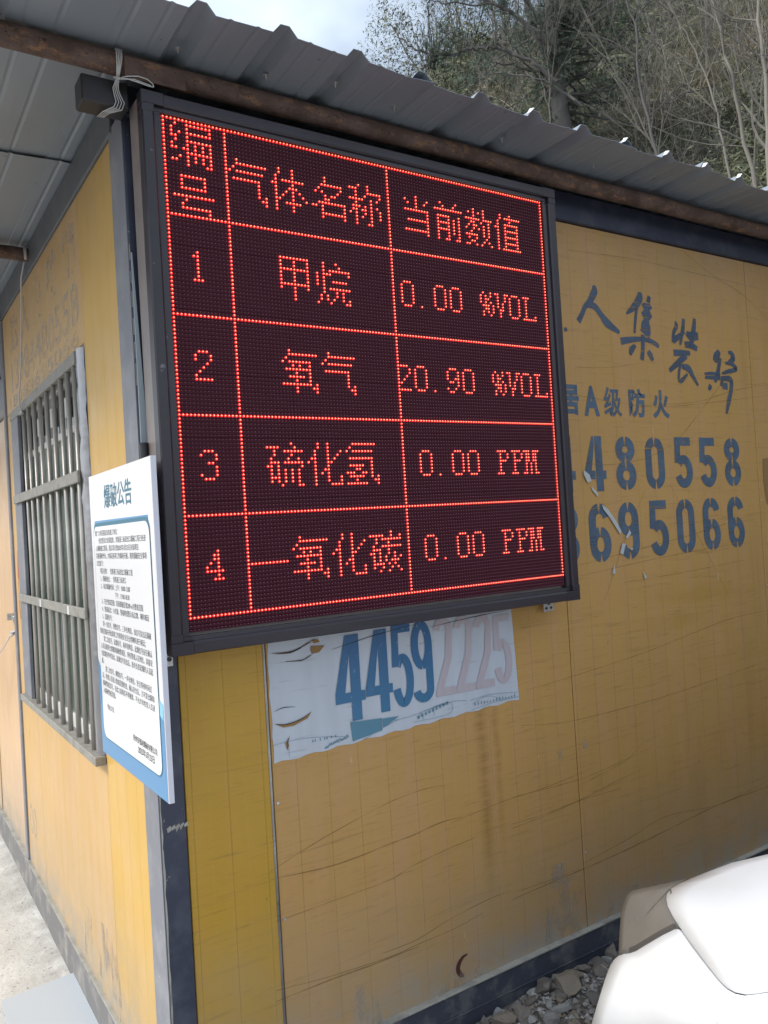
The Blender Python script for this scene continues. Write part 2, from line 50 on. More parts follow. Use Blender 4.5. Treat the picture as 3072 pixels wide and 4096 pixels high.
HOOD=(69,[[0.4419,0.2404,0.815],[0.4295,0.2617,0.8124],[0.4262,0.2624,0.8117],[0.423,0.2632,0.8109],[0.4188,0.2633,0.8099],[0.4146,0.2635,0.8089],[0.4119,0.2634,0.8082],[0.4098,0.263,0.8077],[0.4081,0.2619,0.8073],[0.4068,0.2607,0.8071],[0.4054,0.2586,0.8068],[0.4036,0.2553,0.8065],[0.4019,0.2516,0.8063],[0.3996,0.2462,0.806],[0.3977,0.2415,0.8057],[0.3959,0.237,0.8054],[0.3946,0.2335,0.8052],[0.3938,0.231,0.8051],[0.3937,0.2289,0.8052],[0.3945,0.2273,0.8054],[0.396,0.2264,0.8058],[0.3979,0.2256,0.8063],[0.3953,0.2173,0.8059],[0.3937,0.2114,0.8056],[0.3922,0.2056,0.8054],[0.3969,0.2064,0.8064],[0.4018,0.2072,0.8074],[0.4066,0.2081,0.8084],[0.4115,0.209,0.8094],[0.4165,0.21,0.8103],[0.4215,0.211,0.8113],[0.4265,0.212,0.8122],[0.4316,0.2131,0.8131],[0.4368,0.2143,0.8139],[0.441,0.215,0.8146],[0.4452,0.2157,0.8153],[0.4495,0.2165,0.816],[0.4538,0.2173,0.8166],[0.4581,0.2181,0.8173],[0.4624,0.2189,0.8179],[0.4668,0.2197,0.8186],[0.4706,0.2201,0.8191],[0.4744,0.2205,0.8196],[0.4782,0.221,0.8201],[0.4821,0.2214,0.8207],[0.4859,0.2218,0.8212],[0.4898,0.2223,0.8217],[0.4937,0.2227,0.8222],[0.4924,0.2259,0.8221],[0.4911,0.2291,0.822],[0.4898,0.2324,0.8219],[0.4885,0.2356,0.8218],[0.4872,0.2388,0.8217],[0.4859,0.2421,0.8216],[0.4846,0.2454,0.8215],[0.4834,0.2487,0.8213],[0.4821,0.252,0.8212],[0.4802,0.2543,0.821],[0.4784,0.2566,0.8208],[0.4766,0.259,0.8206],[0.4748,0.2614,0.8204],[0.4731,0.2638,0.8201],[0.468,0.2633,0.8194],[0.463,0.2629,0.8186],[0.458,0.2626,0.8178],[0.4531,0.2623,0.817],[0.4483,0.262,0.8161],[0.4435,0.2618,0.8152],[0.4388,0.2617,0.8143],[0.4341,0.2617,0.8134],[0.4184,0.2856,0.8086],[0.4123,0.2877,0.8068],[0.4063,0.29,0.8049],[0.3984,0.2911,0.8025],[0.3905,0.2921,0.8],[0.3856,0.2925,0.7984],[0.3816,0.2919,0.7972],[0.3782,0.2899,0.7963],[0.3758,0.2873,0.7958],[0.3728,0.283,0.7953],[0.3693,0.2761,0.7949],[0.3658,0.2682,0.7946],[0.3612,0.257,0.7942],[0.3574,0.2473,0.7939],[0.3539,0.238,0.7936],[0.3513,0.2309,0.7933],[0.3498,0.2256,0.7933],[0.3495,0.2213,0.7935],[0.3508,0.2179,0.7941],[0.3537,0.2158,0.7951],[0.3571,0.214,0.7962],[0.3522,0.1974,0.7957],[0.3493,0.1858,0.7954],[0.3465,0.1745,0.7951],[0.3554,0.1755,0.7973],[0.3644,0.1767,0.7995],[0.3736,0.178,0.8016],[0.3829,0.1795,0.8036],[0.3924,0.1812,0.8056],[0.4021,0.183,0.8075],[0.4119,0.1849,0.8093],[0.4219,0.187,0.8111],[0.432,0.1892,0.8127],[0.4403,0.1906,0.8141],[0.4487,0.1921,0.8154],[0.4573,0.1937,0.8166],[0.4658,0.1953,0.8179],[0.4745,0.197,0.8191],[0.4832,0.1987,0.8203],[0.492,0.2004,0.8215],[0.4996,0.2013,0.8225],[0.5072,0.2021,0.8235],[0.5149,0.2029,0.8246],[0.5225,0.2037,0.8256],[0.5301,0.2045,0.8267],[0.5378,0.2052,0.8278],[0.5454,0.206,0.8288],[0.5432,0.2125,0.8286],[0.5411,0.2191,0.8283],[0.5388,0.2256,0.828],[0.5366,0.2322,0.8277],[0.5343,0.2389,0.8275],[0.5319,0.2455,0.8273],[0.5295,0.2522,0.827],[0.5271,0.2589,0.8268],[0.5247,0.2656,0.8266],[0.521,0.2703,0.8263],[0.5174,0.275,0.8259],[0.5137,0.2797,0.8255],[0.51,0.2844,0.8252],[0.5063,0.2892,0.8248],[0.4957,0.2879,0.8234],[0.4852,0.2867,0.822],[0.4749,0.2857,0.8205],[0.4649,0.285,0.8189],[0.4551,0.2845,0.8171],[0.4456,0.2844,0.8152],[0.4363,0.2845,0.8131],[0.4273,0.2849,0.8109],[0.4089,0.3125,0.8034],[0.4002,0.3165,0.8003],[0.3916,0.3207,0.7971],[0.3802,0.3231,0.793],[0.3687,0.3255,0.7888],[0.3615,0.3266,0.7861],[0.3556,0.326,0.7841],[0.3507,0.3229,0.7828],[0.347,0.3189,0.7821],[0.3426,0.3121,0.7814],[0.3373,0.3013,0.781],[0.3321,0.2889,0.7807],[0.3253,0.2714,0.7804],[0.3197,0.2564,0.7802],[0.3146,0.2422,0.78],[0.3108,0.2314,0.7798],[0.3087,0.2234,0.7799],[0.3083,0.2167,0.7804],[0.3101,0.2114,0.7815],[0.3141,0.2079,0.7832],[0.319,0.2048,0.7851],[0.3119,0.18,0.7847],[0.3079,0.1629,0.7846],[0.304,0.1462,0.7844],[0.3165,0.1471,0.788],[0.3293,0.1483,0.7914],[0.3424,0.1499,0.7947],[0.3558,0.1517,0.7979],[0.3695,0.1538,0.8009],[0.3836,0.1562,0.8037],[0.3979,0.1589,0.8064],[0.4126,0.1619,0.809],[0.4275,0.1651,0.8115],[0.4399,0.1672,0.8134],[0.4524,0.1694,0.8153],[0.465,0.1717,0.8171],[0.4778,0.1741,0.819],[0.4906,0.1765,0.8208],[0.5035,0.1789,0.8226],[0.5165,0.1813,0.8245],[0.5276,0.1823,0.8261],[0.5388,0.1832,0.8278],[0.5499,0.184,0.8295],[0.5609,0.1848,0.8313],[0.5719,0.1854,0.8332],[0.5828,0.1859,0.8351],[0.5936,0.1863,0.8371],[0.5912,0.1965,0.8364],[0.5887,0.2067,0.8357],[0.5861,0.2171,0.8351],[0.5835,0.2275,0.8345],[0.5808,0.2379,0.8338],[0.578,0.2484,0.8333],[0.5751,0.259,0.8327],[0.572,0.2696,0.8322],[0.5689,0.2802,0.8318],[0.5637,0.2876,0.8311],[0.5584,0.2949,0.8306],[0.553,0.3023,0.83],[0.5475,0.3096,0.8294],[0.542,0.317,0.8289],[0.5252,0.3143,0.8271],[0.5087,0.3119,0.8252],[0.4927,0.31,0.8231],[0.4772,0.3087,0.8206],[0.4625,0.3082,0.8178],[0.4484,0.3084,0.8146],[0.4349,0.3093,0.8111],[0.4217,0.3107,0.8074],[0.4005,0.342,0.7972],[0.3892,0.3482,0.7926],[0.378,0.3546,0.7879],[0.3629,0.3586,0.782],[0.3477,0.3624,0.776],[0.3381,0.3641,0.7722],[0.3303,0.3634,0.7695],[0.3237,0.3593,0.7677],[0.3188,0.3536,0.7667],[0.313,0.3442,0.766],[0.3061,0.3292,0.7656],[0.2992,0.3121,0.7654],[0.2905,0.2882,0.7653],[0.2834,0.2679,0.7653],[0.277,0.2487,0.7651],[0.2724,0.2343,0.7651],[0.2698,0.2236,0.7653],[0.2693,0.2146,0.7661],[0.2717,0.2072,0.7679],[0.2767,0.2021,0.7703],[0.2829,0.1977,0.7731],[0.2742,0.1649,0.773],[0.2692,0.1423,0.7732],[0.2644,0.1205,0.7733],[0.2801,0.1209,0.7784],[0.2962,0.1218,0.7833],[0.3129,0.1232,0.7879],[0.33,0.1252,0.7922],[0.3477,0.1276,0.7962],[0.3658,0.1305,0.8],[0.3845,0.1339,0.8036],[0.4037,0.1377,0.8069],[0.4233,0.1419,0.8102],[0.4396,0.1446,0.8127],[0.456,0.1475,0.8151],[0.4727,0.1504,0.8176],[0.4894,0.1533,0.82],[0.5062,0.1562,0.8226],[0.523,0.159,0.8252],[0.5398,0.1617,0.8279],[0.5541,0.1625,0.8303],[0.5684,0.1631,0.8328],[0.5825,0.1636,0.8354],[0.5965,0.1639,0.8381],[0.6104,0.164,0.8409],[0.6241,0.164,0.8439],[0.6377,0.1638,0.8469],[0.6353,0.1774,0.8459],[0.6328,0.1914,0.8448],[0.6304,0.2055,0.8437],[0.6279,0.2199,0.8426],[0.6253,0.2346,0.8415],[0.6226,0.2494,0.8404],[0.6199,0.2644,0.8393],[0.6169,0.2795,0.8383],[0.6137,0.2947,0.8373],[0.6075,0.3054,0.8362],[0.601,0.3159,0.8352],[0.5943,0.3263,0.8342],[0.5873,0.3367,0.8334],[0.5801,0.347,0.8326],[0.5567,0.3428,0.8304],[0.5338,0.3389,0.828],[0.5115,0.3357,0.8254],[0.4903,0.3336,0.8222],[0.4707,0.3333,0.8182],[0.4522,0.3343,0.8135],[0.4345,0.3363,0.8084],[0.4173,0.3389,0.803],[0.3928,0.3738,0.7902],[0.3788,0.3823,0.784],[0.3648,0.3911,0.7777],[0.3459,0.3966,0.77],[0.3267,0.4018,0.7622],[0.3145,0.4041,0.7573],[0.3045,0.4031,0.7539],[0.2961,0.3976,0.7517],[0.29,0.3902,0.7506],[0.2828,0.3779,0.7498],[0.2743,0.3584,0.7495],[0.2661,0.3365,0.7495],[0.2558,0.3061,0.7496],[0.2476,0.2805,0.7496],[0.2403,0.2567,0.7495],[0.2352,0.2388,0.7494],[0.2324,0.2256,0.7498],[0.232,0.2143,0.7509],[0.2351,0.205,0.7532],[0.2412,0.1984,0.7566],[0.2487,0.1923,0.7603],[0.2387,0.1519,0.7606],[0.233,0.1241,0.7612],[0.2275,0.0973,0.7618],[0.2459,0.0967,0.7687],[0.2649,0.0969,0.7751],[0.2847,0.098,0.7811],[0.3053,0.0999,0.7866],[0.3267,0.1025,0.7917],[0.3488,0.1058,0.7964],[0.3716,0.1099,0.8008],[0.3952,0.1145,0.8049],[0.4193,0.1195,0.8088],[0.4394,0.1228,0.8119],[0.4597,0.1262,0.8149],[0.4801,0.1295,0.818],[0.5005,0.1328,0.8212],[0.521,0.1359,0.8246],[0.5414,0.1388,0.828],[0.5616,0.1415,0.8317],[0.5789,0.1419,0.835],[0.596,0.1421,0.8385],[0.6129,0.142,0.842],[0.6296,0.1417,0.8457],[0.6463,0.1413,0.8495],[0.6627,0.1407,0.8534],[0.6791,0.1399,0.8574],[0.6766,0.1566,0.8562],[0.6741,0.1738,0.855],[0.6717,0.1915,0.8536],[0.6695,0.2097,0.8521],[0.6673,0.2285,0.8505],[0.6651,0.2478,0.8489],[0.6629,0.2675,0.8472],[0.6607,0.2876,0.8454],[0.6582,0.3081,0.8437],[0.6517,0.3227,0.8418],[0.6447,0.3372,0.8401],[0.6371,0.3513,0.8386],[0.629,0.3653,0.8373],[0.6205,0.3791,0.8361],[0.5903,0.3734,0.8333],[0.5606,0.3679,0.8305],[0.5317,0.3631,0.8273],[0.5046,0.3602,0.8234],[0.4801,0.3603,0.818],[0.4571,0.3621,0.8118],[0.435,0.3652,0.805],[0.4137,0.3691,0.7978],[0.3855,0.4076,0.7824],[0.3686,0.4186,0.7747],[0.3517,0.4298,0.7668],[0.3286,0.4368,0.7572],[0.3048,0.4431,0.7477],[0.2897,0.4455,0.742],[0.2772,0.4438,0.7379],[0.2669,0.4365,0.7355],[0.2595,0.4271,0.7343],[0.2509,0.4116,0.7336],[0.2411,0.3875,0.7334],[0.2318,0.3607,0.7335],[0.2205,0.324,0.7336],[0.2117,0.2935,0.7336],[0.2041,0.2653,0.7334],[0.1988,0.2444,0.7332],[0.1961,0.229,0.7335],[0.1962,0.2158,0.7348],[0.2001,0.2046,0.7377],[0.2074,0.1964,0.7419],[0.2161,0.1888,0.7467],[0.2055,0.1412,0.7472],[0.1993,0.1083,0.7484],[0.1931,0.0764,0.7497],[0.2136,0.0743,0.7587],[0.2352,0.0735,0.7669],[0.2579,0.074,0.7743],[0.2816,0.0756,0.7811],[0.3064,0.0783,0.7873],[0.3323,0.082,0.7929],[0.3592,0.0866,0.798],[0.387,0.092,0.8028],[0.4156,0.0979,0.8074],[0.4393,0.1016,0.8111],[0.4632,0.1054,0.8147],[0.4872,0.1091,0.8186],[0.5112,0.1125,0.8226],[0.535,0.1156,0.8268],[0.5587,0.1185,0.8312],[0.5822,0.1209,0.8359],[0.6022,0.1208,0.8401],[0.622,0.1205,0.8445],[0.6417,0.1199,0.849],[0.6612,0.1192,0.8536],[0.6806,0.1183,0.8583],[0.6999,0.1172,0.8631],[0.7191,0.1161,0.868],[0.7163,0.1355,0.8668],[0.7137,0.1555,0.8655],[0.7112,0.1763,0.8641],[0.709,0.1979,0.8625],[0.707,0.2203,0.8606],[0.7054,0.2437,0.8586],[0.704,0.2681,0.8563],[0.7028,0.2934,0.8539],[0.7016,0.3195,0.8513],[0.6955,0.3388,0.8484],[0.6886,0.358,0.8457],[0.681,0.3768,0.8433],[0.6724,0.3951,0.8413],[0.663,0.4129,0.8395],[0.6258,0.4058,0.836],[0.589,0.3986,0.8327],[0.5534,0.3925,0.8289],[0.5204,0.3889,0.824],[0.4905,0.389,0.8175],[0.4627,0.3916,0.8097],[0.4362,0.3959,0.8012],[0.4105,0.4013,0.792],[0.3783,0.4433,0.7741],[0.3584,0.4568,0.7647],[0.3383,0.4705,0.7552],[0.3105,0.4787,0.7439],[0.2816,0.4853,0.733],[0.263,0.4875,0.7265],[0.248,0.4847,0.7221],[0.2355,0.4753,0.7195],[0.2267,0.4636,0.7184],[0.2168,0.4446,0.7178],[0.2057,0.4156,0.7178],[0.1958,0.3839,0.718],[0.184,0.3412,0.7181],[0.1751,0.306,0.7178],[0.1676,0.2739,0.7173],[0.1626,0.2504,0.7167],[0.1605,0.2332,0.7167],[0.1614,0.2186,0.7179],[0.1665,0.2059,0.7212],[0.1751,0.1963,0.7263],[0.1851,0.1871,0.7322],[0.1747,0.1331,0.7326],[0.1682,0.0951,0.7345],[0.1612,0.058,0.7369],[0.1833,0.0537,0.7484],[0.207,0.0515,0.7586],[0.2322,0.0511,0.7677],[0.2589,0.0523,0.7758],[0.2869,0.0549,0.783],[0.3164,0.059,0.7895],[0.3472,0.0642,0.7954],[0.3792,0.0703,0.8008],[0.4121,0.077,0.806],[0.4393,0.0812,0.8102],[0.4667,0.0852,0.8146],[0.494,0.089,0.8192],[0.5212,0.0924,0.824],[0.5482,0.0954,0.8292],[0.5751,0.098,0.8347],[0.6018,0.1003,0.8404],[0.6245,0.0997,0.8454],[0.647,0.099,0.8507],[0.6694,0.098,0.856],[0.6917,0.0969,0.8615],[0.7139,0.0956,0.867],[0.736,0.0942,0.8727],[0.758,0.0927,0.8784],[0.7551,0.1145,0.8773],[0.7523,0.1372,0.8761],[0.7497,0.1607,0.8747],[0.7475,0.1853,0.8731],[0.7455,0.211,0.8713],[0.7441,0.2381,0.8691],[0.7432,0.2666,0.8666],[0.743,0.2968,0.8636],[0.7434,0.3287,0.8603],[0.7381,0.3531,0.8563],[0.7323,0.3776,0.8523],[0.7254,0.4019,0.8487],[0.7171,0.4256,0.8456],[0.7073,0.4483,0.8431],[0.6631,0.44,0.8387],[0.6189,0.4311,0.8348],[0.5764,0.4234,0.8303],[0.5371,0.4192,0.8245],[0.5016,0.4193,0.8166],[0.4689,0.4226,0.8073],[0.4377,0.4282,0.7969],[0.4077,0.4352,0.7858],[0.3711,0.4807,0.7653],[0.3479,0.4969,0.7542],[0.3243,0.5131,0.743],[0.2913,0.5218,0.7303],[0.257,0.5287,0.7179],[0.2354,0.5312,0.7104],[0.2181,0.5282,0.7051],[0.2039,0.5172,0.7022],[0.1937,0.5028,0.7011],[0.1822,0.4796,0.701],[0.1696,0.4445,0.7018],[0.1585,0.4068,0.7027],[0.1461,0.3571,0.7031],[0.1373,0.3173,0.7027],[0.1304,0.2817,0.7016],[0.1262,0.256,0.7004],[0.125,0.2376,0.6998],[0.1273,0.2221,0.7006],[0.134,0.2086,0.704],[0.1441,0.1979,0.7097],[0.1556,0.1872,0.7166],[0.1465,0.1282,0.7163],[0.1397,0.085,0.7191],[0.1315,0.0418,0.7234],[0.1548,0.0349,0.7378],[0.1802,0.0308,0.7503],[0.2076,0.0292,0.7612],[0.2369,0.0298,0.7707],[0.268,0.0323,0.779],[0.301,0.0366,0.7863],[0.3356,0.0424,0.7928],[0.3716,0.0493,0.7988],[0.4088,0.0567,0.8046],[0.4394,0.0613,0.8093],[0.47,0.0654,0.8144],[0.5004,0.0691,0.8199],[0.5307,0.0724,0.8257],[0.5608,0.0752,0.8318],[0.5908,0.0777,0.8382],[0.6206,0.0798,0.8448],[0.6461,0.0789,0.8507],[0.6714,0.0778,0.8567],[0.6966,0.0766,0.8629],[0.7216,0.0751,0.8692],[0.7465,0.0734,0.8756],[0.7713,0.0716,0.8821],[0.7959,0.0696,0.8887],[0.7929,0.0938,0.8877],[0.7901,0.1189,0.8866],[0.7876,0.1452,0.8853],[0.7853,0.1726,0.8838],[0.7834,0.2014,0.8821],[0.782,0.2317,0.88],[0.7814,0.2639,0.8775],[0.7818,0.2984,0.8743],[0.7836,0.3356,0.8705],[0.7793,0.3651,0.8654],[0.7749,0.3956,0.8602],[0.7696,0.4262,0.8551],[0.7627,0.4562,0.8506],[0.7533,0.4847,0.8471],[0.702,0.4756,0.8415],[0.6503,0.4651,0.8368],[0.6004,0.4559,0.8317],[0.5546,0.4508,0.8248],[0.5134,0.4509,0.8156],[0.4755,0.4551,0.8046],[0.4397,0.462,0.7923],[0.4051,0.4708,0.7791],[0.3638,0.5199,0.756],[0.3372,0.5388,0.7431],[0.3097,0.5573,0.7304],[0.2714,0.5671,0.7159],[0.2335,0.5776,0.7004],[0.2104,0.5838,0.6902],[0.1914,0.5817,0.6834],[0.1747,0.5676,0.6806],[0.1625,0.5492,0.6804],[0.149,0.5204,0.6813],[0.1349,0.4785,0.6831],[0.1229,0.4343,0.6847],[0.1092,0.3757,0.6866],[0.0999,0.3296,0.6869],[0.0935,0.29,0.6856],[0.09,0.2619,0.684],[0.0895,0.2419,0.6831],[0.0932,0.2258,0.6833],[0.102,0.2122,0.6862],[0.1142,0.201,0.6922],[0.1275,0.1893,0.6998],[0.1213,0.1273,0.6977],[0.114,0.0782,0.7019],[0.1038,0.0278,0.709],[0.1278,0.0175,0.7269],[0.1546,0.0112,0.742],[0.184,0.0082,0.7548],[0.2157,0.0081,0.7657],[0.2497,0.0104,0.7751],[0.286,0.015,0.7832],[0.3243,0.0213,0.7903],[0.3643,0.0289,0.7968],[0.4056,0.0371,0.8031],[0.4394,0.0418,0.8085],[0.473,0.0459,0.8144],[0.5064,0.0495,0.8207],[0.5397,0.0527,0.8274],[0.5729,0.0554,0.8344],[0.606,0.0578,0.8416],[0.639,0.0598,0.8492],[0.6672,0.0586,0.8559],[0.6952,0.0572,0.8627],[0.7231,0.0556,0.8696],[0.7508,0.0538,0.8767],[0.7783,0.0517,0.8839],[0.8055,0.0493,0.8914],[0.8324,0.0466,0.8989],[0.8297,0.0731,0.8981],[0.827,0.1007,0.8971],[0.8246,0.1295,0.8959],[0.8225,0.1598,0.8945],[0.8208,0.1915,0.8929],[0.8196,0.2251,0.891],[0.8192,0.2608,0.8886],[0.8199,0.299,0.8856],[0.8224,0.3408,0.8817],[0.819,0.3751,0.8758],[0.8163,0.4115,0.8693],[0.8131,0.449,0.8628],[0.8084,0.4864,0.8566],[0.8004,0.5219,0.8516],[0.7425,0.5126,0.8446],[0.6829,0.5004,0.839],[0.6254,0.4895,0.833],[0.5728,0.4835,0.8251],[0.5257,0.4837,0.8145],[0.4825,0.4888,0.8017],[0.4418,0.4973,0.7874],[0.4025,0.508,0.772],[0.3564,0.5609,0.7462],[0.3259,0.5825,0.7316],[0.2945,0.6037,0.7172],[0.2531,0.6185,0.6989],[0.213,0.6367,0.6783],[0.1871,0.6447,0.6661],[0.1638,0.6389,0.66],[0.1437,0.6197,0.6584],[0.1302,0.5981,0.6584],[0.1163,0.5663,0.659],[0.1027,0.5207,0.66],[0.0915,0.4723,0.661],[0.0772,0.4047,0.6641],[0.0661,0.3492,0.6668],[0.059,0.3029,0.6669],[0.0553,0.2706,0.6658],[0.0551,0.2479,0.6653],[0.0596,0.23,0.6657],[0.0705,0.2163,0.6682],[0.0852,0.2054,0.6739],[0.1008,0.1934,0.6819],[0.0996,0.1314,0.6758],[0.0908,0.0748,0.6827],[0.0775,0.0151,0.6943],[0.1021,0.0013,0.7159],[0.1301,-0.0075,0.7337],[0.1612,-0.012,0.7485],[0.1952,-0.0129,0.761],[0.232,-0.0108,0.7714],[0.2714,-0.0061,0.7803],[0.3133,0.0008,0.7879],[0.3573,0.0091,0.7949],[0.4025,0.018,0.8017],[0.4392,0.0228,0.8078],[0.4757,0.0267,0.8145],[0.5121,0.0302,0.8216],[0.5484,0.0333,0.8291],[0.5847,0.036,0.8369],[0.6209,0.0383,0.845],[0.6571,0.0403,0.8534],[0.688,0.0389,0.8608],[0.7186,0.0371,0.8684],[0.7491,0.0351,0.8762],[0.7792,0.0328,0.8841],[0.8091,0.0301,0.8923],[0.8384,0.027,0.9007],[0.8672,0.0235,0.9093],[0.865,0.0523,0.9085],[0.8628,0.0823,0.9076],[0.8608,0.1137,0.9066],[0.859,0.1467,0.9053],[0.8576,0.1814,0.9039],[0.8569,0.2182,0.902],[0.8569,0.2574,0.8998],[0.8579,0.2994,0.897],[0.8608,0.3452,0.8933],[0.8576,0.3835,0.8871],[0.8564,0.4255,0.8797],[0.8555,0.4699,0.8717],[0.8535,0.5152,0.8639],[0.8482,0.5591,0.8571],[0.7841,0.5506,0.848],[0.7166,0.5369,0.8414],[0.6513,0.5244,0.8346],[0.5916,0.5174,0.8255],[0.5383,0.5177,0.8134],[0.4898,0.5239,0.7988],[0.4441,0.5342,0.7823],[0.4001,0.547,0.7645],[0.3486,0.6037,0.736],[0.314,0.6279,0.7197],[0.2803,0.6553,0.7019],[0.2368,0.6781,0.6784],[0.1909,0.6981,0.6554],[0.1527,0.6898,0.6501],[0.1234,0.6764,0.6467],[0.1032,0.6579,0.6433],[0.0914,0.6391,0.6406],[0.0813,0.6125,0.6365],[0.073,0.5723,0.6318],[0.0657,0.5252,0.629],[0.054,0.4535,0.6302],[0.042,0.3887,0.6349],[0.0323,0.3311,0.6387],[0.0281,0.2933,0.6389],[0.0281,0.2672,0.639],[0.032,0.2448,0.6413],[0.0414,0.2245,0.6475],[0.0573,0.2117,0.6544],[0.0754,0.1995,0.6626],[0.0817,0.1414,0.6498],[0.0697,0.0741,0.6618],[0.0523,0.0033,0.6796],[0.0774,-0.0142,0.7049],[0.1065,-0.0254,0.7256],[0.1392,-0.0315,0.7425],[0.1754,-0.0333,0.7564],[0.2148,-0.0314,0.7679],[0.2573,-0.0265,0.7775],[0.3026,-0.0192,0.7857],[0.3503,-0.0102,0.793],[0.3994,-0.0007,0.8004],[0.4389,0.0039,0.8073],[0.4782,0.0079,0.8147],[0.5176,0.0114,0.8226],[0.5569,0.0145,0.8308],[0.5963,0.0172,0.8394],[0.6356,0.0194,0.8483],[0.6749,0.0214,0.8575],[0.7083,0.0196,0.8657],[0.7415,0.0175,0.874],[0.7743,0.015,0.8827],[0.8067,0.012,0.8915],[0.8385,0.0086,0.9007],[0.8696,0.0045,0.9102],[0.8997,-0.0002,0.9201],[0.8986,0.0311,0.9192],[0.8972,0.0636,0.9183],[0.8958,0.0976,0.9174],[0.8946,0.1333,0.9163],[0.8938,0.171,0.9149],[0.8936,0.211,0.9133],[0.8943,0.2538,0.9112],[0.8961,0.2997,0.9086],[0.8996,0.3497,0.9051],[0.8958,0.3911,0.899],[0.8955,0.4381,0.891],[0.8967,0.489,0.8819],[0.8974,0.542,0.8726],[0.8952,0.5948,0.8641],[0.8267,0.5892,0.8521],[0.7512,0.5744,0.8442],[0.6778,0.5602,0.8363],[0.6109,0.5524,0.826],[0.5514,0.5529,0.8124],[0.4973,0.5603,0.7957],[0.4466,0.5725,0.7769],[0.3975,0.5876,0.7567]])
